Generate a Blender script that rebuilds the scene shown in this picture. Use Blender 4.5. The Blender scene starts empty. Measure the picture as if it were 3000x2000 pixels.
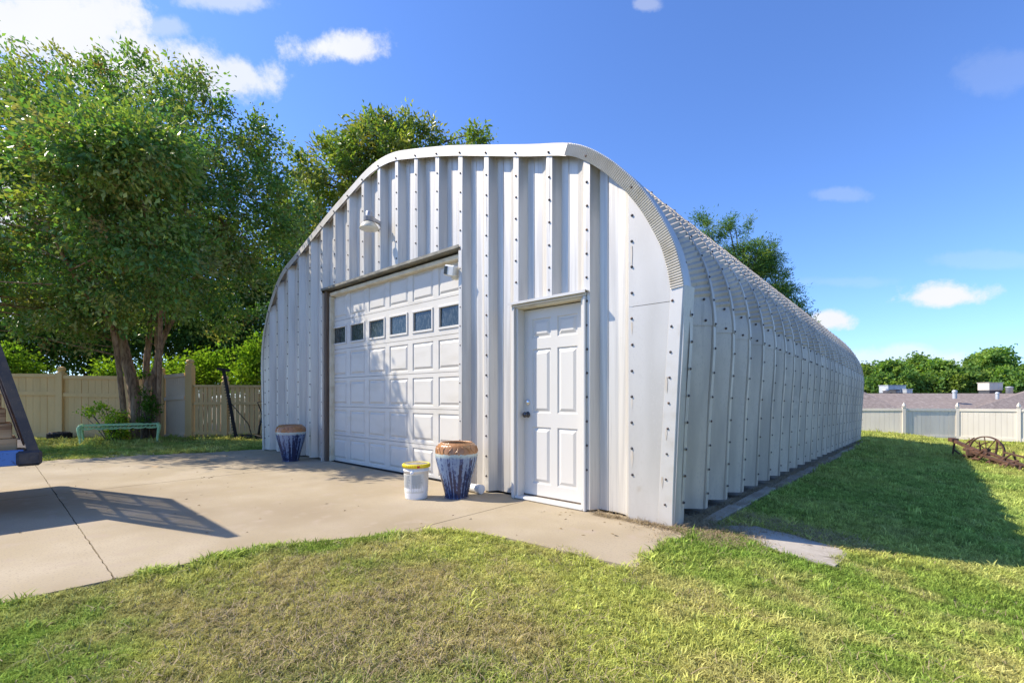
import bpy, bmesh, math, random
import numpy as np
from mathutils import Vector, Matrix, noise as mnoise
R = math.radians
random.seed(7); RNG = np.random.default_rng(11)
SC = bpy.context.scene
COL = SC.collection

# ------------------------------------------------------------------ camera
YAW = R(41.75); FPX = 1371.0; CAMH = 1.1
cam = bpy.data.cameras.new('camera'); camo = bpy.data.objects.new('camera', cam); COL.objects.link(camo)
camo.location = (0, 0, CAMH); camo.rotation_euler = (R(90), 0, YAW)
cam.sensor_width = 36.0; cam.lens = 36.0*FPX/3000.0; cam.shift_y = 163.0/3000.0
cam.clip_start = 0.05; cam.clip_end = 3000
SC.camera = camo
SC.cycles.max_bounces = 6; SC.cycles.diffuse_bounces = 3; SC.cycles.glossy_bounces = 2; SC.cycles.transmission_bounces = 3; SC.cycles.transparent_max_bounces = 4
# ------------------------------------------------------------------ sun, sky, exposure
SUND = Vector((0.83, 0.56, -1.0)).normalized()
sl = bpy.data.lights.new('sun', 'SUN'); sl.energy = 5.0; sl.angle = R(0.5); sl.color = (1.0, 0.90, 0.745)
so = bpy.data.objects.new('sun', sl); COL.objects.link(so); so.rotation_euler = SUND.to_track_quat('-Z', 'Y').to_euler(); so.location = (-20, -15, 30)
SC.view_settings.view_transform = 'Standard'; SC.view_settings.look = 'None'
SC.view_settings.exposure = 0.57; SC.view_settings.gamma = 1.0; SC.view_settings.use_curve_mapping = False

def cam_dir(u, v):      # a direction of the sky, from the photograph's angles
    t = (u-1500)/FPX; c, s = math.cos(YAW), math.sin(YAW)
    return Vector((t*c-s, t*s+c, (1163-v)/FPX)).normalized()

def build_world():
    w = bpy.data.worlds.new('World'); SC.world = w; w.use_nodes = True
    nt = w.node_tree; nt.nodes.clear(); N = nt.nodes.new; L = nt.links.new
    out = N('ShaderNodeOutputWorld'); bg = N('ShaderNodeBackground'); bg.inputs['Strength'].default_value = 0.125
    L(bg.outputs[0], out.inputs[0])
    sky = N('ShaderNodeTexSky'); sky.sky_type = 'NISHITA'; sky.sun_disc = False
    el = math.asin(-SUND.z); sky.sun_elevation = el
    sky.sun_rotation = math.atan2(-SUND.x, -SUND.y) % (2*math.pi)
    sky.air_density = 1.0; sky.dust_density = 0.3; sky.ozone_density = 3.5
    tint = N('ShaderNodeMix'); tint.data_type = 'RGBA'; tint.blend_type = 'MULTIPLY'; tint.inputs[0].default_value = 1.0
    tint.inputs[7].default_value = (0.80, 1.02, 1.45, 1)
    L(sky.outputs[0], tint.inputs[6])
    tc = N('ShaderNodeTexCoord'); d = tc.outputs['Generated']
    nz = N('ShaderNodeTexNoise'); nz.inputs['Scale'].default_value = 10.0; nz.inputs['Detail'].default_value = 10.0; nz.inputs['Roughness'].default_value = 0.66
    L(d, nz.inputs['Vector'])
    nz2 = N('ShaderNodeTexNoise'); nz2.inputs['Scale'].default_value = 3.0; nz2.inputs['Detail'].default_value = 3.0
    L(d, nz2.inputs['Vector'])
    def M(op, a, b=None, c=None):
        n = N('ShaderNodeMath'); n.operation = op
        for i, q in enumerate((a, b, c)):
            if q is None: continue
            if isinstance(q, (int, float)): n.inputs[i].default_value = q
            else: L(q, n.inputs[i])
        return n.outputs[0]
    def VM(op, a, b):
        n = N('ShaderNodeVectorMath'); n.operation = op
        for i, q in enumerate((a, b)):
            if isinstance(q, (Vector, tuple)): n.inputs[i].default_value = q
            else: L(q, n.inputs[i])
        return n.outputs['Value'] if op == 'DOT_PRODUCT' else n.outputs[0]
    nn = M('MULTIPLY', M('SUBTRACT', nz.outputs['Fac'], 0.5), 2.6)
    total = None
    clouds = [  # u, v, half width, half height, strength
        (120, 60, 560, 190, 1.0), (330, 180, 380, 130, .95), (640, 225, 230, 75, .85), (480, 80, 110, 60, .4), (640, 0, 240, 55, .5),
        (1015, 145, 190, 62, .95), (30, 240, 160, 90, .7), (90, 560, 360, 230, 1.0), (-500, 330, 420, 190, .9), (260, 900, 700, 200, .8),
        (2755, 866, 165, 44, 1.0), (2428, 936, 90, 40, 1.0), (2640, 1075, 330, 60, .55), (2440, 570, 100, 24, .16),
        (2960, 210, 170, 90, .09), (2900, 760, 230, 30, .12), (2470, 825, 180, 22, .1), (3700, 500, 400, 120, .5), (1890, 14, 50, 26, .3), (-1600, 500, 500, 150, .7)]
    for (u, v, wu, wv, st) in clouds:
        c0 = cam_dir(u, v); e1 = (cam_dir(u+4, v)-cam_dir(u-4, v))/8; e2 = (cam_dir(u, v+4)-cam_dir(u, v-4))/8
        det = e1.dot(e1)*e2.dot(e2)-e1.dot(e2)**2
        a = VM('DOT_PRODUCT', d, tuple((e1*e2.dot(e2)-e2*e1.dot(e2))/det/wu))
        b = VM('DOT_PRODUCT', d, tuple((e2*e1.dot(e1)-e1*e1.dot(e2))/det/wv))
        front = M('GREATER_THAN', VM('DOT_PRODUCT', d, tuple(c0)), 0.2)
        r2 = M('SQRT', M('ADD', M('MULTIPLY', a, a), M('MULTIPLY', b, b)))
        q = M('ADD', M('SUBTRACT', 1.0, r2), nn)
        mr = N('ShaderNodeMapRange'); mr.interpolation_type = 'SMOOTHSTEP'; mr.inputs['From Min'].default_value = 0.0; mr.inputs['From Max'].default_value = 0.6
        mr.inputs['To Max'].default_value = st; L(q, mr.inputs['Value'])
        m = M('MULTIPLY', mr.outputs[0], front)
        total = m if total is None else M('MAXIMUM', total, m)
    mx = N('ShaderNodeMix'); mx.data_type = 'RGBA'; L(total, mx.inputs[0]); L(tint.outputs[2], mx.inputs[6])
    cr = N('ShaderNodeMix'); cr.data_type = 'RGBA'; L(nz2.outputs['Fac'], cr.inputs[0])
    cr.inputs[6].default_value = (4.4, 4.6, 5.2, 1); cr.inputs[7].default_value = (6.0, 6.0, 6.0, 1)
    L(cr.outputs[2], mx.inputs[7]); L(mx.outputs[2], bg.inputs['Color'])
build_world()

# ------------------------------------------------------------------ materials
MATS = {}
def mat(name, base=(.5,.5,.5), rough=.6, metal=0., noise=None, bump=None, spec=.5, trans=None):
    """noise: list of (scale_xyz, colour, lo, hi, detail); bump: (scale, strength, distance)"""
    m = bpy.data.materials.new(name); m.use_nodes = True; nt = m.node_tree; N = nt.nodes.new; L = nt.links.new
    b = nt.nodes['Principled BSDF']; b.inputs['Roughness'].default_value = rough; b.inputs['Metallic'].default_value = metal
    b.inputs['Specular IOR Level'].default_value = spec
    b.inputs['Base Color'].default_value = (*base, 1)
    geo = N('ShaderNodeNewGeometry'); prev = None
    for (sc, colr, lo, hi, det) in (noise or []):
        mp = N('ShaderNodeMapping'); mp.inputs['Scale'].default_value = sc if isinstance(sc, tuple) else (sc,)*3
        L(geo.outputs['Position'], mp.inputs['Vector'])
        nz = N('ShaderNodeTexNoise'); nz.inputs['Scale'].default_value = 1.0; nz.inputs['Detail'].default_value = det
        L(mp.outputs[0], nz.inputs['Vector'])
        mr = N('ShaderNodeMapRange'); mr.interpolation_type = 'SMOOTHSTEP'; mr.inputs['From Min'].default_value = lo; mr.inputs['From Max'].default_value = hi
        L(nz.outputs['Fac'], mr.inputs['Value'])
        mx = N('ShaderNodeMix'); mx.data_type = 'RGBA'; L(mr.outputs[0], mx.inputs[0])
        if prev is None: mx.inputs[6].default_value = (*base, 1)
        else: L(prev, mx.inputs[6])
        mx.inputs[7].default_value = (*colr, 1); prev = mx.outputs[2]
    if prev: L(prev, b.inputs['Base Color'])
    if bump:
        sc, st, di = bump
        mp = N('ShaderNodeMapping'); mp.inputs['Scale'].default_value = sc if isinstance(sc, tuple) else (sc,)*3
        L(geo.outputs['Position'], mp.inputs['Vector'])
        nz = N('ShaderNodeTexNoise'); nz.inputs['Scale'].default_value = 1.0; nz.inputs['Detail'].default_value = 4
        L(mp.outputs[0], nz.inputs['Vector'])
        bp = N('ShaderNodeBump'); bp.inputs['Strength'].default_value = st; bp.inputs['Distance'].default_value = di
        L(nz.outputs['Fac'], bp.inputs['Height']); L(bp.outputs[0], b.inputs['Normal'])
    MATS[name] = m; return m

def leafmat(name, rough=.5, transl=.35):
    m = bpy.data.materials.new(name); m.use_nodes = True; nt = m.node_tree; nt.nodes.clear(); N = nt.nodes.new; L = nt.links.new
    at = N('ShaderNodeAttribute'); at.attribute_name = 'leafcol'
    p = N('ShaderNodeBsdfDiffuse') if rough > .4 else N('ShaderNodeBsdfPrincipled')
    if rough <= .4: p.inputs['Roughness'].default_value = rough; p.inputs['Specular IOR Level'].default_value = .4
    t = N('ShaderNodeBsdfTranslucent'); hs = N('ShaderNodeMix'); hs.data_type = 'RGBA'; hs.blend_type = 'MULTIPLY'; hs.inputs[0].default_value = 1
    hs.inputs[7].default_value = (1.35, 1.45, .55, 1); L(at.outputs['Color'], hs.inputs[6]); L(hs.outputs[2], t.inputs[0])
    L(at.outputs['Color'], p.inputs[0])
    mx = N('ShaderNodeMixShader'); mx.inputs[0].default_value = transl*1.2; L(p.outputs[0], mx.inputs[1]); L(t.outputs[0], mx.inputs[2])
    o = N('ShaderNodeOutputMaterial'); L(mx.outputs[0], o.inputs[0]); MATS[name] = m; return m

mat('galv_front', (.645,.61,.545), .42, .3, [((16,1,.5),(.53,.50,.45),.44,.60,5), ((60,60,2),(.53,.50,.45),.55,.8,3), ((3,1,5),(.50,.44,.35),.70,.86,5)], ((7,1,1.2),.10,.02))
mat('galv_side', (.64,.565,.46), .50, .3, [((2,5,.7),(.49,.435,.36),.42,.62,4), ((90,90,30),(.53,.475,.39),.5,.75,3), ((4,4,3),(.68,.61,.51),.6,.8,4), ((9,9,.8),(.40,.35,.275),.64,.8,4)], ((3,3,1.5),.15,.02))
mat('galv_flat', (.565,.54,.495), .45, .3, [((3,1,.6),(.50,.475,.43),.42,.66,5), ((70,70,40),(.53,.505,.46),.5,.75,3), ((4,1,5),(.45,.39,.31),.66,.84,5)], ((4,1,1.5),.12,.02))
mat('flashing', (.60,.575,.53), .45, .3, [((5,5,5),(.52,.48,.41),.45,.75,4)], ((9,9,9),.08,.01))
mat('dark_trim', (.16,.155,.13), .55, .3, [(6,(.30,.28,.22),.4,.7,4)])
mat('bolt_metal', (.10,.09,.09), .5, .6, [(40,(.18,.10,.06),.5,.7,2)])
mat('door_white', (.64,.62,.57), .38, 0, [((3,3,1.2),(.64,.615,.56),.45,.75,4)])
mat('garage_white', (.64,.615,.555), .42, 0, [((2,2,6),(.58,.55,.48),.45,.75,5)], ((120,120,6),.05,.003))
mat('jamb_cream', (.72,.66,.50), .5, 0, [(5,(.60,.52,.36),.45,.7,4)])
mat('jamb_wood', (.10,.07,.05), .8, 0, [((30,30,2),(.16,.12,.08),.4,.7,4)])
mat('dusty_glass', (.02,.03,.03), .12, 0, [((60,60,20),(.10,.115,.11),.42,.75,6)], spec=.6)
mat('door_knob', (.09,.09,.10), .3, .9)
mat('chrome', (.75,.75,.75), .2, 1.)
mat('concrete', (.355,.288,.183), .88, 0, [(1.1,(.42,.35,.245),.38,.66,5), (.35,(.275,.215,.135),.43,.70,5), (70,(.29,.24,.175),.52,.70,4), (6,(.36,.29,.21),.52,.76,6), ((.9,2.5,1),(.42,.29,.16),.66,.80,5)], (220,.35,.004))
mat('joint_dirt', (.20,.16,.10), .95, 0, [(20,(.22,.18,.11),.4,.7,4)], (60,.6,.01))
mat('kerb_concrete', (.38,.32,.235), .9, 0, [(3,(.25,.20,.14),.4,.65,5), (30,(.42,.40,.36),.55,.8,4)], (40,.6,.012))
mat('stone_grey', (.44,.39,.32), .85, 0, [(3,(.36,.315,.25),.4,.65,5), (25,(.48,.43,.36),.5,.75,4), (9,(.18,.15,.11),.58,.72,6)], (70,.4,.006))
mat('fence_tan', (.74,.485,.20), .6, 0, [((3,3,.8),(.66,.43,.17),.4,.7,3), (140,(.50,.32,.125),.52,.74,3)])
mat('fence_pale', (.78,.62,.43), .55, 0, [(2,(.72,.56,.38),.4,.7,3)])
mat('fence_white', (.72,.665,.56), .5, 0, [((2,2,.6),(.67,.615,.515),.4,.7,3)])
mat('bench_green', (.37,.60,.27), .5, .0, [(18,(.47,.66,.37),.45,.7,4), (60,(.10,.22,.10),.6,.8,3)])
mat('rust', (.095,.052,.036), .85, .15, [(14,(.17,.085,.05),.4,.65,5), (50,(.06,.035,.03),.5,.7,4)], (60,.5,.006))
mat('black_iron', (.022,.020,.020), .7, .3, [(25,(.06,.04,.03),.5,.75,4)], (60,.4,.004))
mat('rubber', (.02,.02,.022), .85, 0, [(20,(.05,.045,.04),.5,.8,3)])
mat('trailer_steel', (.055,.055,.065), .6, .4, [(9,(.10,.085,.08),.4,.7,5), (70,(.16,.13,.11),.6,.8,3)], (60,.3,.003))
mat('trailer_blue', (.08,.20,.50), .5, 0, [(22,(.03,.07,.18),.58,.68,5), (60,(.20,.12,.08),.68,.78,3)])
mat('mesh_metal', (.34,.29,.27), .6, .5, [(40,(.24,.16,.12),.45,.7,3)])
mat('lumber', (.42,.25,.12), .75, 0, [((60,3,60),(.24,.12,.05),.45,.62,6), ((8,1,8),(.52,.34,.18),.45,.7,4)], ((90,4,90),.4,.004))
mat('bucket_white', (.82,.82,.80), .35, 0)
mat('bucket_yellow', (.82,.62,.01), .35, 0)
mat('bucket_grey', (.17,.16,.14), .6, 0, [((25,60,25),(.33,.31,.27),.45,.6,3)])
mat('red_plastic', (.55,.02,.02), .4)
mat('label_paper', (.66,.65,.58), .6, 0)
mat('print_grey', (.33,.34,.33), .7, 0)
mat('print_dark', (.08,.08,.08), .7, 0)
mat('lamp_grey', (.40,.41,.43), .5, .4)
mat('lamp_shade', (.66,.62,.48), .35, 0, [(12,(.58,.50,.33),.45,.7,3)])
mat('lamp_diffuser', (.72,.74,.72), .3, 0)
mat('camera_white', (.72,.73,.70), .4, 0)
mat('camera_black', (.015,.015,.018), .15, 0)
mat('pipe_white', (.80,.80,.79), .35, 0)
mat('bark', (.30,.19,.105), .9, 0, [((25,25,5),(.17,.10,.055),.44,.60,5), ((6,6,2),(.42,.30,.19),.52,.72,4)], ((30,30,6),.6,.02))
mat('bark_dark', (.10,.075,.055), .9, 0, [((20,20,4),(.16,.12,.085),.42,.62,5)], ((30,30,6),.5,.02))
mat('shingles', (.28,.225,.19), .9, 0, [((.8,14,14),(.19,.15,.13),.4,.64,3), ((3,6,6),(.36,.30,.26),.5,.72,4)], ((2,16,16),.4,.02))
mat('house_white', (.76,.75,.72), .6)
mat('house_brick', (.30,.16,.11), .85)
mat('unit_grey', (.50,.53,.55), .5, .2, [(3,(.42,.45,.47),.4,.7,3)])
mat('unit_tan', (.60,.55,.46), .55, 0)
mat('unit_dark', (.06,.06,.065), .5, 0)
leafmat('leaf'); leafmat('leaf_glossy', .38, .32)

def pot_material():
    m = mat('glazed_pot', (.03,.04,.10), .2, 0); nt = m.node_tree; N = nt.nodes.new; L = nt.links.new
    b = nt.nodes['Principled BSDF']; tc = N('ShaderNodeTexCoord'); sp = N('ShaderNodeSeparateXYZ'); L(tc.outputs['Object'], sp.inputs[0])
    def MA(op, a, bb):
        n = N('ShaderNodeMath'); n.operation = op
        for i, q in enumerate((a, bb)):
            if isinstance(q, (int, float)): n.inputs[i].default_value = q
            else: L(q, n.inputs[i])
        return n.outputs[0]
    ang = MA('ARCTAN2', sp.outputs[1], sp.outputs[0])
    cv = N('ShaderNodeCombineXYZ'); L(MA('MULTIPLY', ang, 7.0), cv.inputs[0]); L(MA('MULTIPLY', sp.outputs[2], 1.5), cv.inputs[1])
    oi = N('ShaderNodeObjectInfo'); L(MA('MULTIPLY', oi.outputs['Random'], 20), cv.inputs[2])
    dr = N('ShaderNodeTexNoise'); dr.inputs['Scale'].default_value = 1.0; dr.inputs['Detail'].default_value = 5; dr.inputs['Roughness'].default_value = .65; L(cv.outputs[0], dr.inputs[0])
    fine = N('ShaderNodeTexNoise'); fine.inputs['Scale'].default_value = 34; fine.inputs['Detail'].default_value = 4; L(tc.outputs['Object'], fine.inputs[0])
    # pale drips run down from the shoulder, thinner lower down
    lvl = MA('SUBTRACT', sp.outputs[2], .45); thr = MA('ADD', MA('MULTIPLY', lvl, -.27), .455)
    dripv = MA('ADD', MA('SUBTRACT', dr.outputs[0], thr), MA('MULTIPLY', MA('SUBTRACT', fine.outputs[0], .5), .32))
    mr = N('ShaderNodeMapRange'); mr.inputs['From Min'].default_value = -.04; mr.inputs['From Max'].default_value = .05; L(dripv, mr.inputs[0])
    ramp = N('ShaderNodeValToRGB'); e = ramp.color_ramp.elements
    e[0].position = 0; e[0].color = (.020,.028,.075,1); e[1].position = 1; e[1].color = (.19,.27,.41,1)
    q = e.new(.45); q.color = (.035,.06,.17,1); q = e.new(.75); q.color = (.10,.16,.32,1); L(mr.outputs[0], ramp.inputs[0])
    top = N('ShaderNodeMapRange'); top.inputs['From Min'].default_value = .435; top.inputs['From Max'].default_value = .475
    L(MA('ADD', sp.outputs[2], MA('MULTIPLY', MA('SUBTRACT', fine.outputs[0], .5), .05)), top.inputs[0])
    m1 = N('ShaderNodeMix'); m1.data_type = 'RGBA'; L(top.outputs[0], m1.inputs[0]); L(ramp.outputs[0], m1.inputs[6]); m1.inputs[7].default_value = (.46,.54,.50,1)
    br = N('ShaderNodeMapRange'); br.inputs['From Min'].default_value = .483; br.inputs['From Max'].default_value = .492
    L(MA('ADD', sp.outputs[2], MA('MULTIPLY', MA('SUBTRACT', fine.outputs[0], .5), .03)), br.inputs[0])
    bc = N('ShaderNodeMix'); bc.data_type = 'RGBA'; L(fine.outputs[0], bc.inputs[0]); bc.inputs[6].default_value = (.22,.085,.025,1); bc.inputs[7].default_value = (.56,.30,.13,1)
    m2 = N('ShaderNodeMix'); m2.data_type = 'RGBA'; L(br.outputs[0], m2.inputs[0]); L(m1.outputs[2], m2.inputs[6]); L(bc.outputs[2], m2.inputs[7])
    L(m2.outputs[2], b.inputs['Base Color'])
    bp = N('ShaderNodeBump'); bp.inputs['Strength'].default_value = .5; bp.inputs['Distance'].default_value = .012; L(dr.outputs[0], bp.inputs['Height']); L(bp.outputs[0], b.inputs['Normal'])
pot_material()

def lawn_material(name, blade):
    m = bpy.data.materials.new(name); m.use_nodes = True; nt = m.node_tree; N = nt.nodes.new; L = nt.links.new
    b = nt.nodes['Principled BSDF']; b.inputs['Roughness'].default_value = .65; b.inputs['Specular IOR Level'].default_value = .2
    geo = N('ShaderNodeNewGeometry')
    def nz(scale, det, lo, hi, stretch=(1,1,1), off=(0,0,0)):
        mp = N('ShaderNodeMapping'); mp.inputs['Scale'].default_value = stretch; mp.inputs['Location'].default_value = off; L(geo.outputs['Position'], mp.inputs[0])
        n = N('ShaderNodeTexNoise'); n.inputs['Scale'].default_value = scale; n.inputs['Detail'].default_value = det; L(mp.outputs[0], n.inputs[0])
        r = N('ShaderNodeMapRange'); r.interpolation_type = 'SMOOTHSTEP'; r.inputs['From Min'].default_value = lo; r.inputs['From Max'].default_value = hi; L(n.outputs[0], r.inputs[0]); return r.outputs[0]
    def mix(f, a, c):
        x = N('ShaderNodeMix'); x.data_type = 'RGBA'; L(f, x.inputs[0])
        for i, q in ((6, a), (7, c)):
            if isinstance(q, tuple): x.inputs[i].default_value = (*q, 1)
            else: L(q, x.inputs[i])
        return x.outputs[2]
    if blade:
        at = N('ShaderNodeAttribute'); at.attribute_type = 'INSTANCER'; at.attribute_name = 'gcol'
        df = N('ShaderNodeBsdfDiffuse'); L(at.outputs['Color'], df.inputs[0])
        tr = N('ShaderNodeBsdfTranslucent'); L(at.outputs['Color'], tr.inputs[0]); mx = N('ShaderNodeMixShader'); mx.inputs[0].default_value = .3
        L(df.outputs[0], mx.inputs[1]); L(tr.outputs[0], mx.inputs[2]); L(mx.outputs[0], nt.nodes['Material Output'].inputs[0]); MATS[name] = m; return
    else:
        c = mix(nz(1.1, 4, .4, .62), (.10,.11,.03), (.15,.125,.055))
        c = mix(nz(40, 4, .42, .68), c, (.10,.08,.04))
    L(c, b.inputs['Base Color']); MATS[name] = m
lawn_material('grass_blade', True); lawn_material('lawn_soil', False)
mat('straw', (.38,.29,.16), .8, 0, [(30,(.25,.18,.10),.4,.7,3)])

# ------------------------------------------------------------------ mesh helpers
def link(o, parent=None):
    COL.objects.link(o)
    if parent is not None: o.parent = parent
    return o
def mk(name, verts, faces, m, parent=None, smooth=False, loc=None):
    me = bpy.data.meshes.new(name); me.from_pydata([tuple(v) for v in verts], [], faces); me.update()
    if smooth: me.polygons.foreach_set('use_smooth', [True]*len(me.polygons))
    if m: me.materials.append(MATS[m])
    o = bpy.data.objects.new(name, me); link(o, parent)
    if loc: o.location = loc
    return o
def thing(name, label, cat, loc=(0,0,0), rz=0, group=None):
    o = bpy.data.objects.new(name, None); o.empty_display_size = .2; link(o); o.location = loc; o.rotation_euler = (0,0,rz)
    tag(o, label, cat, group); return o
def tag(o, label=None, cat=None, group=None, kind=None):
    if label: o['label'] = label
    if cat: o['category'] = cat
    if group: o['group'] = group
    if kind: o['kind'] = kind
    return o
class G:
    """a bag of shapes that becomes ONE mesh"""
    def __init__(s): s.v = []; s.f = []
    def add(s, v, f):
        o = len(s.v); s.v += [tuple(x) for x in v]; s.f += [[i+o for i in q] for q in f]; return s
    def box(s, x0, x1, y0, y1, z0, z1, ch=0.):
        if ch <= 0:
            v = [(x0,y0,z0),(x1,y0,z0),(x1,y1,z0),(x0,y1,z0),(x0,y0,z1),(x1,y0,z1),(x1,y1,z1),(x0,y1,z1)]
            return s.add(v, [(3,2,1,0),(4,5,6,7),(0,1,5,4),(1,2,6,5),(2,3,7,6),(3,0,4,7)])
        bm = bmesh.new(); bmesh.ops.create_cube(bm, size=1.)
        for q in bm.verts: q.co = Vector(((x0+x1)/2+q.co.x*(x1-x0), (y0+y1)/2+q.co.y*(y1-y0), (z0+z1)/2+q.co.z*(z1-z0)))
        bmesh.ops.bevel(bm, geom=list(bm.edges), offset=ch, segments=1, affect='EDGES')
        bm.verts.index_update(); s.add([q.co[:] for q in bm.verts], [[w.index for w in f.verts] for f in bm.faces]); bm.free(); return s
    def tube(s, path, rad, n=8, cap=True, flat=1.):
        P = [Vector(p) for p in path]; rr = rad if isinstance(rad, (list, tuple)) else [rad]*len(P)
        v = []; f = []; prevx = None
        for i, p in enumerate(P):
            t = (P[min(i+1, len(P)-1)]-P[max(i-1, 0)]).normalized()
            if prevx is None:
                a = Vector((0,0,1)) if abs(t.z) < .9 else Vector((1,0,0)); x = t.cross(a).normalized()
            else: x = (prevx - t*prevx.dot(t)).normalized()
            prevx = x; y = t.cross(x)
            for k in range(n):
                an = 2*math.pi*k/n; v.append(p+x*math.cos(an)*rr[i]+y*math.sin(an)*rr[i]*flat)
        for i in range(len(P)-1):
            for k in range(n): f.append((i*n+k, i*n+(k+1)%n, (i+1)*n+(k+1)%n, (i+1)*n+k))
        if cap: f.append(tuple(range(n))[::-1]); f.append(tuple((len(P)-1)*n+k for k in range(n)))
        return s.add(v, f)
    def bar(s, a, b, w, h, up=(0,0,1)):
        a = Vector(a); b = Vector(b); t = (b-a).normalized(); u = Vector(up); x = t.cross(u)
        if x.length < 1e-4: x = t.cross(Vector((1,0,0)))
        x.normalize(); y = x.cross(t)
        v = [p+x*sx*w/2+y*sy*h/2 for p in (a, b) for sx, sy in ((-1,-1),(1,-1),(1,1),(-1,1))]
        return s.add(v, [(0,1,2,3),(7,6,5,4),(0,4,5,1),(1,5,6,2),(2,6,7,3),(3,7,4,0)])
    def lathe(s, prof, n=32, c=(0,0,0)):
        v = []; f = []
        for (r, z) in prof:
            for k in range(n): a = 2*math.pi*k/n; v.append((c[0]+r*math.cos(a), c[1]+r*math.sin(a), c[2]+z))
        for i in range(len(prof)-1):
            for k in range(n): f.append((i*n+k, i*n+(k+1)%n, (i+1)*n+(k+1)%n, (i+1)*n+k))
        f.append(tuple(range(n))[::-1]); f.append(tuple((len(prof)-1)*n+k for k in range(n)))
        return s.add(v, f)
    def prism(s, poly, z0, z1):
        n = len(poly); v = [(x,y,z0) for x,y in poly]+[(x,y,z1) for x,y in poly]
        return s.add(v, [tuple(range(n))[::-1], tuple(range(n,2*n))]+[(i,(i+1)%n,n+(i+1)%n,n+i) for i in range(n)])
    def mk(s, name, m, parent=None, smooth=False, loc=None):
        o = mk(name, s.v, s.f, m, parent, smooth, loc); return o
def smooth_by_angle(o, ang=35):
    me = o.data; me.polygons.foreach_set('use_smooth', [True]*len(me.polygons))
    try: me.set_sharp_from_angle(angle=R(ang))
    except Exception: pass
    return o
def inst(src, parent, loc, rot=None, scale=None):
    o = bpy.data.objects.new(src.name.split('.')[0], src.data); link(o, parent); o.location = loc
    if rot: o.rotation_euler = rot
    if scale: o.scale = scale
    return o

# ------------------------------------------------------------------ terrain
def sst(x, a, b):
    t = np.clip((x-a)/(b-a), 0, 1); return t*t*(3-2*t)
def gz(x, y):
    x = np.asarray(x, float); y = np.asarray(y, float)
    z = -.0185*np.clip(y-3.84, 0, 24)*sst(x, -14, -9)
    z = z - .085*np.clip(x+1.4, 0, 2.4)*sst(y, 1.6, 4.0)*(1-.5*sst(x, 4, 12))
    z = z - 2.1*sst(y, 28, 42)*sst(x, -12, -3) - 1.2*sst(x, 8, 30)
    return z
def g1(x, y): return float(gz(x, y))
def build_ground():
    def axis(lo, hi, fine0, fine1, d):
        a = list(np.arange(fine0, fine1+1e-6, d)); s = d; q = fine1
        while q < hi: s *= 1.35; q += s; a.append(min(q, hi))
        s = d; q = fine0
        while q > lo: s *= 1.35; q -= s; a.insert(0, max(q, lo))
        return np.array(a)
    xs = axis(-900, 900, -20, 6, .5); ys = axis(-900, 900, -3, 30, .5)
    X, Y = np.meshgrid(xs, ys); Z = gz(X, Y)-.03
    nx, ny = len(xs), len(ys); v = np.stack([X.ravel(), Y.ravel(), Z.ravel()], 1)
    f = [(j*nx+i, j*nx+i+1, (j+1)*nx+i+1, (j+1)*nx+i) for j in range(ny-1) for i in range(nx-1)]
    tag(mk('ground', v, f, 'lawn_soil', smooth=True), kind='structure')
build_ground()

# driveway: slabs with recessed joints
drv = mk('driveway', [(-12.2,-3,-.022),(-3.75,-3,-.022),(-3.75,3.9,-.022),(-10.5,3.9,-.022)], [(0,1,2,3)], 'joint_dirt'); tag(drv, kind='structure')
def wob(a, b, n, amp, seed):
    out = []; rs = random.Random(seed)
    for i in range(n+1):
        t = i/n; o = 0 if i in (0, n) else rs.uniform(-amp, amp)
        d = Vector((b[0]-a[0], b[1]-a[1])); p = Vector((-d.y, d.x)).normalized()*o
        out.append((a[0]+d.x*t+p.x, a[1]+d.y*t+p.y))
    return out
jn = wob((-12.1,.51), (-3.66,.51), 150, .0035, 3); jn2 = [(x, y+.006+abs(math.sin(x*3.1))*.003) for x, y in jn]
slabs = [
  [(-12.9,-4.5),(-7.41,-4.5)]+[(-7.41,.495)]+[p for p in reversed(jn) if p[0] < -7.42]+[(-12.36,.51)],
  [(-7.39,-4.5),(-3.71,-4.5),(-3.71,.044),(-3.69,.495)]+[p for p in reversed(jn) if -7.38 < p[0] < -3.7]+[(-7.39,.495)],
  [(-12.34,.535)]+[p for p in jn2 if p[0] < -7.42]+[(-7.41,.53),(-7.41,3.93),(-10.46,3.93)],
  [(-7.395,.53)]+[p for p in jn2 if -7.38 < p[0] < -3.7]+[(-3.685,.53),(-3.675,1.19),(-3.60,1.50),(-3.42,1.83),(-3.215,2.20),(-3.215,3.93),(-7.395,3.93)],
  [(-3.205,2.215),(-3.09,2.42),(-2.955,2.56),(-2.72,2.66),(-2.43,2.715),(-2.1,2.74),(-1.82,2.755),(-1.42,2.79),(-1.49,3.30),(-1.45,3.70),(-1.50,3.93),(-3.205,3.93)]]
for s_ in slabs:
    g = G().prism(s_, -.12, 0.0); g.mk('concrete_slab', 'concrete', drv)
    
# flat paver by the corner
pv = [(-1.30,4.10),(-1.13,4.36),(-.85,4.39),(-.47,4.30),(-.44,4.18),(-.48,3.80),(-.72,3.78),(-.93,3.86)]
pz = g1(-.85, 4.1)
_q = [(x*1.045,y*1.045) for x,y in pv]; _n = len(_q)
o = mk('stepping_slab', [(x,y,g1(x,y)-.10) for x,y in _q]+[(x,y,g1(x,y)-.012) for x,y in _q], [tuple(range(_n))[::-1], tuple(range(_n,2*_n))]+[(i,(i+1)%_n,_n+(i+1)%_n,_n+i) for i in range(_n)], 'stone_grey')
tag(o, 'flat grey concrete slab lying in the grass by the hut corner', 'slab')

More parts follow.
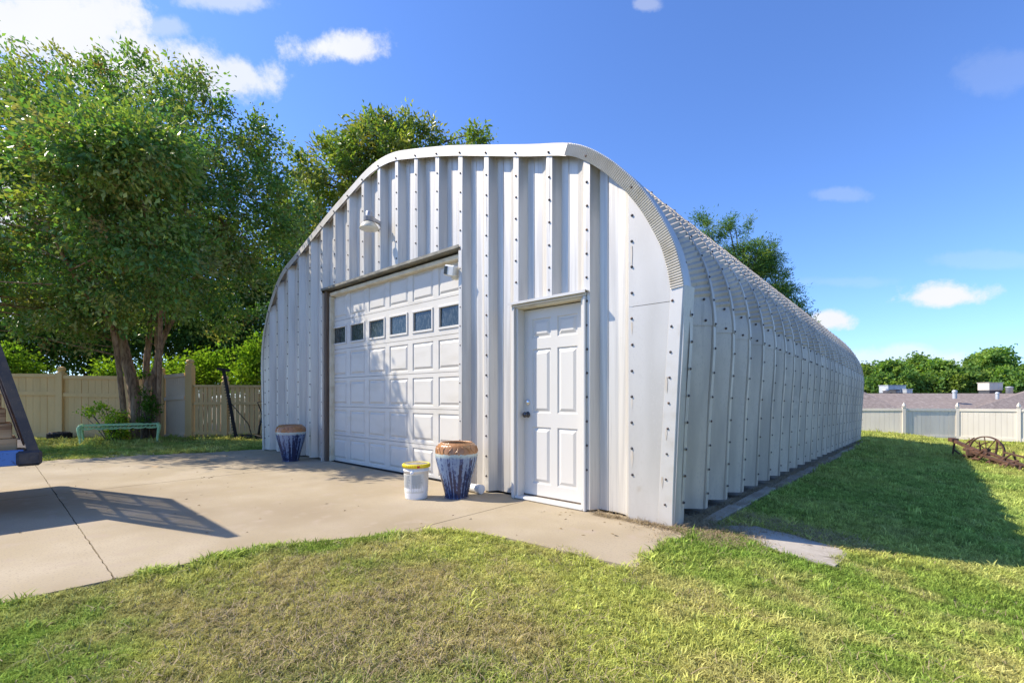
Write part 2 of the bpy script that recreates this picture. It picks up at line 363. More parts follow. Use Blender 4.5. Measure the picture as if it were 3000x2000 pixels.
# ------------------------------------------------------------------ the hut
HX = -6.0; YF = 3.84; PITCH = .585; NP = 24; SLOPE = .0185
half = [(0,4.585),(.35,4.555),(.75,4.455),(1.5,4.235),(2.1,4.03),(2.8,3.785),(3.3,3.62),(3.55,3.49),(3.78,3.305),(3.93,3.15),(4.06,3.0),(4.20,2.80),(4.31,2.60),(4.40,2.40),(4.455,2.20),(4.483,2.03),(4.50,1.8),(4.495,1.5),(4.465,1.0),(4.42,0.0)]
def catmull(P, per):
    P = [Vector(p) for p in P]; out = []
    for i in range(len(P)-1):
        p0 = P[max(i-1,0)]; p1 = P[i]; p2 = P[i+1]; p3 = P[min(i+2,len(P)-1)]
        if i == 0: p0 = Vector((-P[1].x, P[1].y))
        for k in range(per):
            t = k/per; out.append(.5*((2*p1)+(-p0+p2)*t+(2*p0-5*p1+4*p2-p3)*t*t+(-p0+3*p1-3*p2+p3)*t**3))
    out.append(P[-1]); return out
prof = catmull(half, 30)                        # dense half profile, apex -> base (d, z)
plen = [0.]
for a, b in zip(prof, prof[1:]): plen.append(plen[-1]+(b-a).length)
PD = np.array([p.x for p in prof]); PZ = np.array([p.y for p in prof]); PL = np.array(plen)
def at_len(l):
    return float(np.interp(l, PL, PD)), float(np.interp(l, PL, PZ))
def tan_len(l):
    a = at_len(max(l-.02,0)); b = at_len(min(l+.02, PL[-1])); t = Vector((b[0]-a[0], b[1]-a[1])).normalized(); return t
def len_at_z(z): return float(np.interp(-z, -PZ, PL))
def len_at_d(d): return float(np.interp(d, PD[:PD.argmax()], PL[:PD.argmax()]))
itop = PD.argmax()
def ztop(x):
    return float(np.interp(abs(x-HX), PD[:itop], PZ[:itop]))
hut = thing('metal_hut', 'silver corrugated metal arch hut with white garage door and entry door', 'hut', (0,0,0))

# --- front wall corrugated sheets
crests = [-10.108,-9.686,-9.211,-8.745,-8.269,-7.83,-7.385,-6.941,-6.503,-6.058,-5.61,-5.162,-4.715,-4.272,-3.824,-3.369,-2.915,-2.463,-1.986]
DEP = .10
def front_panel(x0, x1, z0, jitter):
    P = x1-x0; cs = [(0,0),(.035,0),(.037,.004),(.085,DEP),(.16,DEP),(.163,DEP-.006),(.175,DEP-.006),(.178,DEP),(.285,DEP),(P-.105,DEP*.72),(P-.035,0),(P+.004,0)]
    v = []; f = []; nz_ = 10
    for (dx, dy) in cs:
        x = x0+dx; zt = max(min(ztop(x)-.05, ztop(x)), z0+.05)
        for k in range(nz_+1):
            z = z0+(zt-z0)*k/nz_
            w = .004*mnoise.noise(Vector((x*2.2, z*1.1, jitter)))
            v.append((x, YF+dy+w, z))
    n = nz_+1
    for i in range(len(cs)-1):
        for k in range(nz_): f.append((i*n+k, (i+1)*n+k, (i+1)*n+k+1, i*n+k+1))
    return mk('wall_panel', v, f, 'galv_front', hut)
for i, (a, b) in enumerate(zip(crests, crests[1:])):
    m = (a+b)/2
    z0 = 2.93 if -7.86 < m < -4.272 else (2.125 if -3.4 < m < -2.463 else .02)
    front_panel(a, b, z0, i*3.7)
# left edge sheet between the first crest and the arch
def edge_sheet(name, x0, x1, z0, z1f, y, m, nseg=24):
    v = []; f = []
    for i in range(nseg+1):
        x = x0+(x1-x0)*i/nseg; v += [(x, y, z0 if not callable(z0) else z0(x)), (x, y, z1f(x))]
    for i in range(nseg): f.append((2*i, 2*i+2, 2*i+3, 2*i+1))
    return mk(name, v, f, m, hut)
def xwall(z, side, off=0.):
    d = float(np.interp(z, PZ[itop:][::-1], PD[itop:][::-1])) if z < PZ[itop] else float(np.interp(-z, -PZ[:itop], PD[:itop]))
    return HX+side*(d-off)
def side_sheet(name, xin, side, z0, z1, y, n=30, off=.02, m='galv_front'):
    v = []; f = []
    for i in range(n+1):
        z = z0+(z1-z0)*i/n; xo = xwall(z, side, off)
        if side*(xo-xin) < 0: xo = xin
        v += [(xin, y, z), (xo, y, z)]
    for i in range(n): f.append((2*i, 2*i+1, 2*i+3, 2*i+2) if side > 0 else (2*i+1, 2*i, 2*i+2, 2*i+3))
    return mk(name, v, f, m, hut)
side_sheet('wall_panel', -10.10, -1, .02, 3.22, YF+.002)
side_sheet('flat_wall_sheet', -2.02, 1, .0, 1.905, YF-.004, m='galv_flat')
side_sheet('flat_wall_sheet', -2.02, 1, 1.91, 3.03, YF-.002, m='galv_flat')
# corner trim
def corner_trim():
    v = []; f = []; n = 12
    for i in range(n+1):
        z = .0+2.03*i/n; xo = -1.615+.095*(z/2.03)**1.3; w = .125-.02*z/2.03; xi = xo-w
        v += [(xi, YF-.008, z), (xi+.004, YF-.014, z), (xo, YF-.016, z), (xo+.008, YF-.010, z)]
    for i in range(n):
        for k in range(3): f.append((4*i+k, 4*i+k+1, 4*i+4+k+1, 4*i+4+k))
    mk('corner_trim', v, f, 'flashing', hut)
    w = []; f = []
    for i in range(n+1):
        q = v[4*i+3]; w += [q, (q[0]+.022, q[1]+.17, q[2]), (q[0]+.02, q[1]+.172, q[2])]
    for i in range(n):
        for k in range(2): f.append((3*i+k, 3*i+k+1, 3*i+3+k+1, 3*i+3+k))
    mk('corner_trim_return', w, f, 'galv_side', hut)
corner_trim()
# left corner trim
v = []; f = []
for i in range(17):
    z = 3.0*i/16; xo = xwall(z, -1); v += [(xo-.01, YF+.1, z), (xo-.01, YF-.008, z), (xo+.09, YF-.008, z)]
for i in range(16):
    for k in range(2): f.append((3*i+k, 3*i+k+1, 3*i+3+k+1, 3*i+3+k))
mk('corner_trim', v, f, 'galv_front', hut)

# --- rim flashing: band on the front plane + lip back over the roof
def rim(name, side, l0, l1, n, band, lip, rib=0., m='flashing', y=YF-.012, out=.012):
    v = []; f = []
    for i in range(n+1):
        l = l0+(l1-l0)*i/n; d, z = at_len(l); t = tan_len(l); nx, nz_ = -t.y, t.x     # outward normal in (d,z): rotate tangent
        if nx*d < 0 and abs(d) > .3: nx, nz_ = -nx, -nz_
        if nz_ < 0 and d < 3: nx, nz_ = -nx, -nz_
        r = rib if i % 2 else -rib
        for (o, yy) in ((-band, y+r), (out-.01, y+r), (out, y+.008), (out, y+lip)):
            v.append((HX+side*(d+nx*o), yy, z+nz_*o))
    for i in range(n):
        for k in range(3):
            q = (4*i+k, 4*i+k+1, 4*i+5+k, 4*i+4+k); f.append(q if side < 0 else q[::-1])
    return mk(name, v, f, m, hut)
lk = len_at_d(3.36); lap = len_at_d(.70)
rim('rim_flashing', 1, 0, lk, 30, .115, .14)
rim('rim_flashing', -1, 0, lap, 14, .115, .14)
rim('rim_flashing', -1, lap, len_at_d(1.9), 14, .113, .14, y=YF-.010)
rim('rim_flashing', -1, len_at_d(1.9), len_at_d(3.4), 10, .112, .14, y=YF-.012)
rim('rim_flashing', -1, len_at_d(3.4), len_at_z(2.9), 20, .11, .14, y=YF-.010)
nrib = int((len_at_z(2.02)-lk+.02)/.0115)
rim('ribbed_rim_trim', 1, lk-.03, len_at_z(2.02), nrib, .112, .14, rib=.0055, y=YF-.019, out=.006)

# --- roof arches and side panels
CS = [(0,0),(.046,0),(.048,-.006),(.078,-.006),(.092,-.018),(.255,-.165),(.262,-.17),(.275,-.17),(.405,-.17),(.42,-.17),(.435,-.155),(.455,-.134),(.565,-.014),(.570,-.032),(.579,-.032),(.581,-.002),(.587,0)]
CR = [0,0,0,0,0,0,0,1,1,0,0,1,1,0,0,0,0]
def arch_mesh():
    st = []         # (side, l, crimp)
    lb = len_at_z(1.785); lc = len_at_z(2.06); ls = len_at_d(3.15); la = len_at_d(.9)
    def seg(a, b, step, crimp):
        n = max(1, int(abs(b-a)/step)); return [(a+(b-a)*i/n, crimp) for i in range(n)]
    right = seg(lb, lc, .09, 0)+seg(lc, ls, .0155, 1)+seg(ls, la, .0155, 1)+seg(la, 0, .05, 0)
    left = [(0,0)]+[(l, c) for l, c in reversed(seg(lb, lc, .09, 0)+seg(lc, la, .05, 0))]+[(lb, 0)]
    rows = [(1, l, c) for l, c in right]+[(-1, l, c) for l, c in left]
    v = []; f = []; n = len(CS)
    for ri, (side, l, c) in enumerate(rows):
        d, z = at_len(l); t = tan_len(l); nx, nz_ = -t.y, t.x
        if nz_ < 0 and d < 3: nx, nz_ = -nx, -nz_
        if nx < 0 and d >= 3: nx, nz_ = -nx, -nz_
        amp = .0075*(0, 1, 0, -1)[ri % 4]*c*1.5
        for (s, dep), cr in zip(CS, CR):
            o = dep-.004+amp*cr
            v.append((HX+side*(d+nx*o), s, z+nz_*o-SLOPE*s))
    for i in range(len(rows)-1):
        for k in range(n-1): f.append((i*n+k, i*n+k+1, (i+1)*n+k+1, (i+1)*n+k))
    return v, f
av, af = arch_mesh()
Y0 = YF+.115
for i in range(NP):
    y = Y0+i*PITCH; zo = -SLOPE*(y-YF)
    if i == 0: a0 = mk('roof_panel', av, af, 'galv_side', hut); smooth_by_angle(a0, 28); a0.location = (0, y, zo)
    else: inst(a0, hut, (0, y, zo))
def side_mesh(side):
    v = []; f = []; n = len(CS); zs = [.055,.12,.3,.55,.8,1.05,1.3,1.55,1.72,1.84]
    for z in zs:
        l = len_at_z(z); d = at_len(l)[0]
        for (s, dep) in CS: v.append((HX+side*(d+dep-.014+.0015*math.sin(z*5+s*9)), s, z-SLOPE*s))
    for i in range(len(zs)-1):
        for k in range(n-1):
            q = (i*n+k, i*n+k+1, (i+1)*n+k+1, (i+1)*n+k); f.append(q if side > 0 else q[::-1])
    return v, f
for side in (1, -1):
    sv, sf = side_mesh(side); s0 = None
    for i in range(NP):
        y = Y0+i*PITCH; zo = -SLOPE*(y-YF)
        if s0 is None: s0 = mk('side_panel', sv, sf, 'galv_side', hut); smooth_by_angle(s0, 30); s0.location = (0, y, zo)
        else: inst(s0, hut, (0, y, zo))
# back wall
YB = Y0+NP*PITCH-.05; zb = -SLOPE*(YB-YF)
poly = [(HX+d, z) for d, z in zip(PD[::8], PZ[::8])]+[(HX+4.42, 0)]
poly = poly+[(HX-d, z) for d, z in zip(PD[::8][::-1], PZ[::8][::-1])][:-1]
mk('back_wall', [(x, YB, max(z-.17, -.2)+zb) for x, z in [(HX+(x-HX)*.955, z) for x, z in poly]], [tuple(range(len(poly)))], 'galv_side', hut)
# foundation
fo = G()
v = [(-10.3,3.98,-.25),(-1.47,3.98,-.25),(-1.455,YB,-.25+zb),(-10.3,YB,-.25+zb),(-10.3,3.98,-.02),(-1.47,3.98,-.02),(-1.455,YB,-.02+zb),(-10.3,YB,-.02+zb)]
fo.add(v, [(3,2,1,0),(4,5,6,7),(0,1,5,4),(1,2,6,5),(2,3,7,6),(3,0,4,7)])
# broken, uneven kerb along the outside of the footing
fo.mk('footing', 'kerb_concrete', hut)
rs = random.Random(5); y = 4.35
while y < YB-.1:
    L_ = rs.uniform(.5, .95); y1 = min(y+L_, YB); zc = -SLOPE*((y+y1)/2-YF); w = rs.uniform(-.012, .012)
    G().box(-1.56+w, -1.425+w, y+.006, y1-.006, -.22+zc, rs.uniform(-.012,.016)+zc, .012).mk('kerb_block', 'kerb_concrete', hut); y = y1

# --- bolts
bg_ = G(); bg_.lathe([(.013,0),(.013,.0025),(.010,.003),(.009,.010),(.005,.012)], 7)
bolt0 = None
def bolt(x, y, z, rot):
    global bolt0
    if bolt0 is None:
        bolt0 = bg_.mk('bolt', 'bolt_metal', hut); bolt0.location = (x,y,z); bolt0.rotation_euler = rot
    else: inst(bolt0, hut, (x,y,z), rot)
FR = (R(90), 0, 0)
nb = 0
for i, x in enumerate(crests):
    zt = ztop(x)-.10; lo = .18
    if -7.8 < x < -4.4: lo = 2.98
    elif -3.4 < x < -2.6: lo = 2.2
    z = zt
    while z > lo:
        yy = YF if x < -2 else YF-.004
        bolt(x+random.uniform(-.004,.004), yy, z, FR); nb += 1; z -= .2316+random.uniform(-.004,.004)
    bolt(x, YF-.016, ztop(x)-.085, FR)
for k in range(9): bolt(-1.675+.008*k, YF-.012, .19+.215*k, FR)
for x in (-10.3,):
    for k in range(11): bolt(x, YF, .25+.235*k, FR)
bvx = []
rest = G()
def side_bolt(i, l, s_off, near):
    d, z = at_len(l); t = tan_len(l); nx, nz_ = -t.y, t.x
    if nx < 0 and d >= 3: nx, nz_ = -nx, -nz_
    if nz_ < 0 and d < 3: nx, nz_ = -nx, -nz_
    y = Y0+i*PITCH+s_off; q = Vector((nx, 0, nz_)).to_track_quat('Z', 'Y')
    p = Vector((HX+d-nx*.005, y, z-nz_*.005-SLOPE*(y-YF)))
    if near: bolt(p.x, p.y, p.z, q.to_euler())
    else:
        rest.add([q @ Vector(w)+p for w in bg_.v], bg_.f)
lbot = len_at_z(.2)
for i in range(NP+1):
    l = lbot
    while l > len_at_d(1.0):
        side_bolt(i, l, .024, i < 5 and l > len_at_d(2.6)); l -= .229
for i in range(NP):       # lap bolts on the visible flank
    for zz, so_ in ((1.83,.52),(2.03,.52)):
        l = len_at_z(zz); d, z = at_len(l); y = Y0+i*PITCH+so_
        q = Vector((.74,-.67,0)).to_track_quat('Z','Y'); p = Vector((HX+d-.062, y, z-SLOPE*(y-YF)))
        rest.add([q @ Vector(w)+p for w in bg_.v], bg_.f)
tag(rest.mk('far_bolts', 'bolt_metal', hut), kind='stuff')

# rust runs below some bolts
mat('rust_run', (.50,.43,.33), .6, .1, [((90,9,6),(.57,.52,.45),.4,.6,4)])
for (x, z, L_, w) in ((-1.986,.62,.16,.016),(-1.986,1.08,.09,.010),(-1.986,1.77,.12,.010),(-1.66,1.27,.14,.010),(-1.665,.83,.10,.010),(-1.99,2.45,.20,.010),(-3.824,.9,.12,.008),(-2.463,2.6,.15,.009),(-1.70,.42,.10,.009),(-4.272,1.5,.12,.008)):
    y = YF-.0055 if -2.2 < x < -1.72 else (YF-.0175 if x > -1.72 else YF-.0015)
    mk('rust_stain', [(x-w*.7,y,z),(x+w*.6,y,z+.004),(x+w*.9,y,z-L_*.35),(x+w*.2,y,z-L_),(x-w*.2,y,z-L_*.8),(x-w,y,z-L_*.3)], [(0,5,4,3,2,1)], 'rust_run', hut)
# --- garage opening: header, jambs, sectional door
GX0, GX1, GY = -7.80, -4.29, 4.0
G().box(GX0-.02, GX1-.0, YF-.022, YF-.012, 2.925, 2.962).box(GX0-.02, GX1, YF-.012, GY+.04, 2.925, 2.935).mk('header_flashing', 'dark_trim', hut)
G().box(GX0, GX0+.075, YF+.03, GY+.05, .0, 2.92, .004).mk('wood_jamb', 'jamb_wood', hut)
G().box(GX0-.05, GX0-.0, YF-.006, YF+.12, .0, 2.89).mk('jamb_trim', 'galv_front', hut)
G().box(GX1-.008, GX1+.05, YF-.006, GY+.06, .0, 2.893).mk('jamb_trim', 'galv_front', hut)
G().box(GX0+.076, GX0+.105, YF+.08, GY+.03, .0, 2.83, .006).mk('door_stop', 'jamb_cream', hut)
G().box(GX0+.076, GX1, YF+.085, GY+.03, 2.835, 2.90, .012).mk('door_stop', 'jamb_cream', hut)
G().box(GX0, GX1+.1, GY+.12, GY+.2, 0, 3.1).mk('dark_backing', 'unit_dark', hut)
gd = bpy.data.objects.new('garage_door', None); link(gd, hut); gd.location = (GX0, GY, 0)
secs = [(.012,.447),(.453,.935),(.941,1.425),(1.431,1.913),(1.919,2.403),(2.409,2.89)]
colx = [.062+.571*k for k in range(6)]; cw = .462; X1g = GX1-GX0+.1
def raised(g, x0, x1, z0, z1, y, dep=.012):
    """embossed panel: groove ring then raised field, faces towards -Y"""
    r = [(x0,z0,x1,z1,y),(x0+.008,z0+.008,x1-.008,z1-.008,y+dep),(x0+.022,z0+.022,x1-.022,z1-.022,y+dep),(x0+.05,z0+.05,x1-.05,z1-.05,y-.002)]
    v = []; f = []
    for (a,b,c,d,yy) in r: v += [(a,yy,b),(c,yy,b),(c,yy,d),(a,yy,d)]
    for k in range(3):
        for j in range(4): f.append((4*k+j, 4*k+(j+1)%4, 4*k+4+(j+1)%4, 4*k+4+j))
    f.append((12,13,14,15)); g.add(v, f)
def plate_with_holes(g, x0, x1, z0, z1, y, holes, th=.04):
    """front plate with rectangular holes in one row"""
    hz0, hz1 = holes[0][1], holes[0][3]; xs = x0
    def q(a,b,c,d): g.add([(a,y,b),(c,y,b),(c,y,d),(a,y,d)], [(0,1,2,3)])
    q(x0,z0,x1,hz0); q(x0,hz1,x1,z1)
    for (a,b,c,d) in holes: q(xs,hz0,a,hz1); xs = c
    q(xs,hz0,x1,hz1)
    g.add([(x0,y,z1),(x1,y,z1),(x1,y+th,z1),(x0,y+th,z1),(x0,y,z0),(x1,y,z0),(x1,y+th,z0),(x0,y+th,z0)], [(0,1,2,3),(7,6,5,4)])
for si, (z0, z1) in enumerate(secs):
    holes = [(x, z0+.038, x+cw, z1-.055) for x in colx]
    if si == 4: holes = [(x, z0+.075, x+cw, z1-.09) for x in colx]
    g = G(); plate_with_holes(g, .02, X1g, z0, z1, 0, holes); g.mk('door_section', 'garage_white', gd)
    for h in holes:
        if si != 4:
            g = G(); raised(g, h[0], h[2], h[1], h[3], 0); g.mk('raised_panel', 'garage_white', gd)
        else:
            a,b,c,d = h; g = G()
            for (p,q,r_,s_) in ((a,b,c,b+.03),(a,d-.03,c,d),(a,b+.03,a+.03,d-.03),(c-.03,b+.03,c,d-.03)): g.box(p,r_,-.014,.02,q,s_,.004)
            g.mk('window_frame', 'door_white', gd)
            _p = G().box(-(c-a)/2+.026,(c-a)/2-.026,-.003,.003,-(d-b)/2+.026,(d-b)/2-.026).mk('window_pane', 'dusty_glass', gd); _p.location = ((a+c)/2, .013, (b+d)/2); _p.rotation_euler = (R(random.uniform(-1.2,1.2)), 0, R(random.uniform(-1.,1.)))
G().box(.0, X1g, -.01, .03, -.004, .012).mk('bottom_seal', 'rubber', gd)

# --- entry door
ed = bpy.data.objects.new('entry_door', None); link(ed, hut); ed.location = (-3.343, 3.95, 0)
DW = .812
def door_slab():
    g = G(); rows = [(.17,.78),(.93,1.62),(1.735,1.945)]; cols = [(.115,.365),(.45,.70)]
    y = 0; zs = [0.03]+[q for r in rows for q in r]+[2.05]; xs = [0,cols[0][0],cols[0][1],cols[1][0],cols[1][1],DW]
    for i in range(len(xs)-1):
        for j in range(len(zs)-1):
            if i in (1,3) and j in (1,3,5): continue
            g.add([(xs[i],y,zs[j]),(xs[i+1],y,zs[j]),(xs[i+1],y,zs[j+1]),(xs[i],y,zs[j+1])], [(0,1,2,3)])
    g.add([(0,y,.03),(DW,y,.03),(DW,y+.04,.03),(0,y+.04,.03)], [(3,2,1,0)])
    g.mk('door_slab', 'door_white', ed)
    for r in rows:
        for c in cols:
            q = G(); raised(q, c[0], c[1], r[0], r[1], 0, .011); q.mk('raised_panel', 'door_white', ed)
door_slab()
G().box(-.03, 0.0, -.11, .03, .0, 2.06, .004).mk('door_jamb', 'door_white', ed)
G().box(DW, DW+.03, -.11, .03, .0, 2.06, .004).mk('door_jamb', 'door_white', ed)
G().box(-.03, DW+.03, -.11, .03, 2.06, 2.075, .004).mk('head_jamb', 'jamb_cream', ed)
G().box(-.078, -.031, -.135, -.03, .0, 2.075, .008).box(-.040,-.031,-.142,-.136,.0,2.05).mk('casing', 'door_white', ed)
G().box(DW+.031, DW+.066, -.135, -.03, .0, 2.075, .008).mk('casing', 'door_white', ed)
G().box(-.078, DW+.066, -.134, -.03, 2.0755, 2.118, .008).mk('casing', 'door_white', ed)
G().box(-.11, DW+.085, -.165, -.10, 2.119, 2.126).box(-.11,DW+.085,-.168,-.165,2.10,2.126).mk('drip_cap', 'flashing', ed)
G().box(-.03, DW+.03, -.135, -.002, .004, .028, .006).mk('threshold', 'door_white', ed)
G().box(.0, DW, -.004, .0, .03, .044).mk('door_sweep', 'jamb_wood', ed)
kn = G().lathe([(.032,0),(.032,.006),(.014,.010),(.014,.030),(.028,.040),(.031,.055),(.024,.066),(.008,.070)], 16)
k = kn.mk('door_knob', 'door_knob', ed, True); k.location = (.052, 0, .91); k.rotation_euler = FR
k = G().lathe([(.031,0),(.031,.012),(.024,.018),(.012,.024)], 16).mk('deadbolt', 'chrome', ed, True); k.location = (.052, 0, 1.045); k.rotation_euler = FR

# ------------------------------------------------------------------ things at the front
def pot(x, y, rz, label, sc=1.):
    t = thing('ceramic_pot', label, 'pot', (x, y, .0), rz, 'glazed pots in front of the hut')
    ou = [(.122,0),(.128,.008),(.135,.05),(.172,.20),(.205,.32),(.228,.42),(.234,.47),(.231,.51),(.222,.55),(.205,.58),(.182,.598),(.176,.606)]
    P = catmull([(a,b) for a,b in ou], 4)
    g = G().lathe([(p.x, p.y) for p in P[1:]]+[(.168,.606),(.160,.598),(.160,.585),(.195,.55),(.205,.45),(.14,.15),(.02,.1)], 48)
    o = g.mk('vessel', 'glazed_pot', t, True)
    # leafy relief on the brown collar
    rg = G()
    for k in range(22):
        a = k*2*math.pi/22; pts = []
        for j in range(6):
            u = j/5; aa = a+.10*math.sin(u*3.1+k); z = .498+.072*u; r = float(np.interp(z, [.47,.51,.55,.58], [.234,.231,.222,.205]))+.001
            pts.append((r*math.cos(aa), r*math.sin(aa), z))
        rg.tube(pts, [.002,.006,.007,.006,.005,.002], 5)
    rg.mk('relief_collar', 'glazed_pot', t, True); t.scale = (sc,)*3
pot(-3.905, 3.455, .4, 'brown rimmed blue drip glazed pot beside the white bucket')
pot(-8.26, 3.50, 2.2, 'brown rimmed blue drip glazed pot against the corrugated wall, left of garage door', 1.03)

def bucket(x, y):
    t = thing('plastic_bucket', 'white plastic bucket with yellow rimmed lid in front of garage door', 'bucket', (x, y, 0), R(-55))
    G().lathe([(.118,0),(.120,.006),(.128,.10),(.134,.30),(.141,.30),(.141,.312),(.136,.314),(.136,.345)], 40).mk('body', 'bucket_white', t, True)
    g = G().lathe([(.136,.338),(.149,.340),(.149,.372),(.143,.378),(.132,.378),(.131,.370)], 40)
    for k in range(40):
        a = 2*math.pi*k/40; g.bar((.149*math.cos(a), .149*math.sin(a), .342), (.149*math.cos(a), .149*math.sin(a), .370), .006, .006)
    g.mk('lid_rim', 'bucket_yellow', t, True)
    G().lathe([(.130,.366),(.130,.374),(.02,.376)], 40).mk('lid', 'bucket_grey', t)
    def patch(name, a0, a1, z0, z1, m, r=.1355, par=t):
        v = []; f = []; n = 10
        for i in range(n+1):
            a = a0+(a1-a0)*i/n
            for z in (z0, z1): rr = r*(float(np.interp(z,[0,.1,.3],[.119,.128,.134]))/.134); v.append((rr*math.cos(a), rr*math.sin(a), z))
        for i in range(n): f.append((2*i,2*i+2,2*i+3,2*i+1))
        return mk(name, v, f, m, par)
    lb = patch('label', -1.15, .95, .07, .275, 'label_paper')
    rs = random.Random(3)
    for a0, a1 in ((-1.05,-.18),(-.05,.85)):
        z = .262
        while z > .125:
            patch('text_line', a0, a1-rs.uniform(0,.22), z-.004, z, 'print_grey', .1362, lb); z -= .0088
    patch('tag', .38, .55, .343, .366, 'red_plastic', .1545/.1345*.134, t)
    for s in (-1, 1):
        h = G().lathe([(.02,0),(.02,.008),(.012,.016)], 12).mk('handle_lug', 'bucket_white', t); h.rotation_euler = (R(90), 0, R(90) if s > 0 else R(-90)); h.location = (s*.14, 0, .29)
bucket(-4.20, 3.13)

t = thing('white_pipe', 'short white plastic pipe with end cap lying behind the big pot', 'pipe', (-3.93, 3.745, .052), 0)
o = G().tube([(-.22,0,0),(.06,0,0)], .046, 20).mk('tube', 'pipe_white', t, True); smooth_by_angle(o)
o = G().tube([(.055,0,0),(.125,0,0)], .052, 20).mk('end_cap', 'pipe_white', t, True); smooth_by_angle(o)
o = G().tube([(.124,0,0),(.131,0,0)], [.036,.034], 20).mk('cap_disc', 'pipe_white', t)

# barn light
t = thing('barn_light', 'grey and cream yard light on a bracket high on the hut front', 'lamp', (-6.03, YF-.178, 3.52)); t.scale = (.8,.8,.8)
o = G().lathe([(.060,.215),(.060,.30),(.052,.312),(.01,.316)], 20).mk('photocell', 'lamp_grey', t, True); smooth_by_angle(o)
G().lathe([(.088,.12),(.092,.13),(.092,.21),(.07,.218)], 24).mk('ballast', 'unit_dark', t)
g = G()
for k in range(28):
    a = 2*math.pi*k/28; g.bar((.095*math.cos(a),.095*math.sin(a),.128),(.095*math.cos(a),.095*math.sin(a),.214),.012,.008)
g.mk('cooling_fins', 'lamp_grey', t)
o = G().lathe([(.168,.0),(.170,.006),(.150,.05),(.128,.085),(.105,.112),(.088,.12),(.08,.122)], 32).mk('shade', 'lamp_shade', t, True); smooth_by_angle(o, 50)
o = G().lathe([(.02,-.018),(.10,-.016),(.158,-.002),(.160,.006)], 32).mk('diffuser', 'lamp_diffuser', t, True)
G().bar((.0,.08,.20),(.0,.225,.165),.055,.05).bar((0,.216,.06),(0,.216,.20),.07,.012,(0,1,0)).mk('bracket', 'lamp_grey', t)

# security camera
t = thing('security_camera', 'small white security camera under the garage header', 'camera', (GX1-.11, YF+.03, 2.66), R(14)); t.scale = (1.2,1.2,1.2)
o = G().box(-.075,.055,-.10,.035,-.055,.055,.012).mk('housing', 'camera_white', t); o.rotation_euler = (R(8), R(14), 0)
o = G().box(-.066,-.028,-.1035,-.1005,-.040,.040).mk('lens_panel', 'camera_black', t); o.rotation_euler = (R(8), R(14), 0)
o = G().lathe([(.03,-.085),(.042,-.07),(.042,-.05)], 16).mk('sensor', 'camera_white', t, True)
o = G().tube([(.05,.02,-.01),(.085,.05,-.02),(.105,.075,-.02)], .018, 10).mk('mount_arm', 'camera_white', t, True)
o = G().box(.02,.10,.02,.06,.05,.24,.004).mk('bracket', 'galv_side', t)

# ------------------------------------------------------------------ fences
def wz(x, y): return g1(x, y)-.03
def board_run(par, a, b, z0a, z0b, z1a, z1b, bw, gap, th, m, name='fence_board', jit=0.):
    a = Vector(a); b = Vector(b); L_ = (b-a).length; t = (b-a)/L_; n = Vector((-t.y, t.x)); k = max(1, int(round(L_/(bw+gap)))); st = L_/k
    for i in range(k):
        s0 = i*st+gap/2; s1 = (i+1)*st-gap/2; u = (i+.5)/k; p = a+t*s0; q = a+t*s1; o = random.uniform(-jit, jit)
        zl = z0a+(z0b-z0a)*u; zh = z1a+(z1b-z1a)*u
        v = []
        for z in (zl, zh):
            for pt, s in ((p,-1),(q,-1),(q,1),(p,1)): w = pt+n*(s*th/2+o); v.append((w.x,w.y,z))
        mk(name, v, [(3,2,1,0),(4,5,6,7),(0,1,5,4),(1,2,6,5),(2,3,7,6),(3,0,4,7)], m, par)
def rail(par, a, b, za, zb, h, w, m, name='rail'):
    G().bar((a[0],a[1],za),(b[0],b[1],zb), w, h).mk(name, m, par)
def post(par, x, y, z0, z1, w, m, cap='ball', rz=0.):
    o = bpy.data.objects.new('post_x', None)
    bpy.data.objects.remove(o)
    g = G().box(-w/2,w/2,-w/2,w/2,0,z1-z0,.006); o = g.mk('post', m, par); o.location = (x,y,z0); o.rotation_euler = (0,0,rz)
    if cap == 'ball':
        c = G().lathe([(w*.55,0),(w*.55,.018),(w*.36,.03),(w*.36,.042),(w*.50,.065),(w*.57,.10),(w*.50,.135),(w*.3,.158),(.004,.166)], 14)
    else:
        c = G().add([(-w*.62,-w*.62,0),(w*.62,-w*.62,0),(w*.62,w*.62,0),(-w*.62,w*.62,0),(-w*.62,-w*.62,.02),(w*.62,-w*.62,.02),(w*.62,w*.62,.02),(-w*.62,w*.62,.02)], [(3,2,1,0),(0,1,5,4),(1,2,6,5),(2,3,7,6),(3,0,4,7)])
        c.lathe([(w*.35,.02),(w*.35,.05),(w*.62,.055),(w*.62,.075),(w*.40,.13),(w*.12,.19),(.004,.20)], 4)
    q = c.mk('post_cap', m, o, cap == 'ball'); q.location = (0,0,z1-z0)

# left tan fence
lf = thing('tan_fence', 'tan board fence with capped posts behind the green bench', 'fence', (-17.11,1.30,0))
def loc_children(par):
    inv = Matrix.Translation(par.location).inverted() if par.rotation_euler.z == 0 else None
    for c in par.children:
        if inv: c.matrix_parent_inverse = inv
P0, P1, P2, P3 = (-19.0,-.70), (-17.11,1.30), (-15.25,3.10), (-14.92,3.42)
for a, b, h in ((P0,P1,1.70),(P1,P2,1.66)):
    board_run(lf, a, b, -.02, -.02, h-.06, h-.06-(.04 if a == P1 else 0), .165, .007, .022, 'fence_tan', jit=.003)
    d = Vector((b[0]-a[0], b[1]-a[1])).normalized(); n = Vector((d.y,-d.x))*.03
    for zz, hh in ((h-.03,.09),(h-.50,.10),(.10,.12)):
        rail(lf, (a[0]+n.x,a[1]+n.y), (b[0]+n.x,b[1]+n.y), zz, zz-(.03 if a == P1 else 0), hh, .05, 'fence_tan')
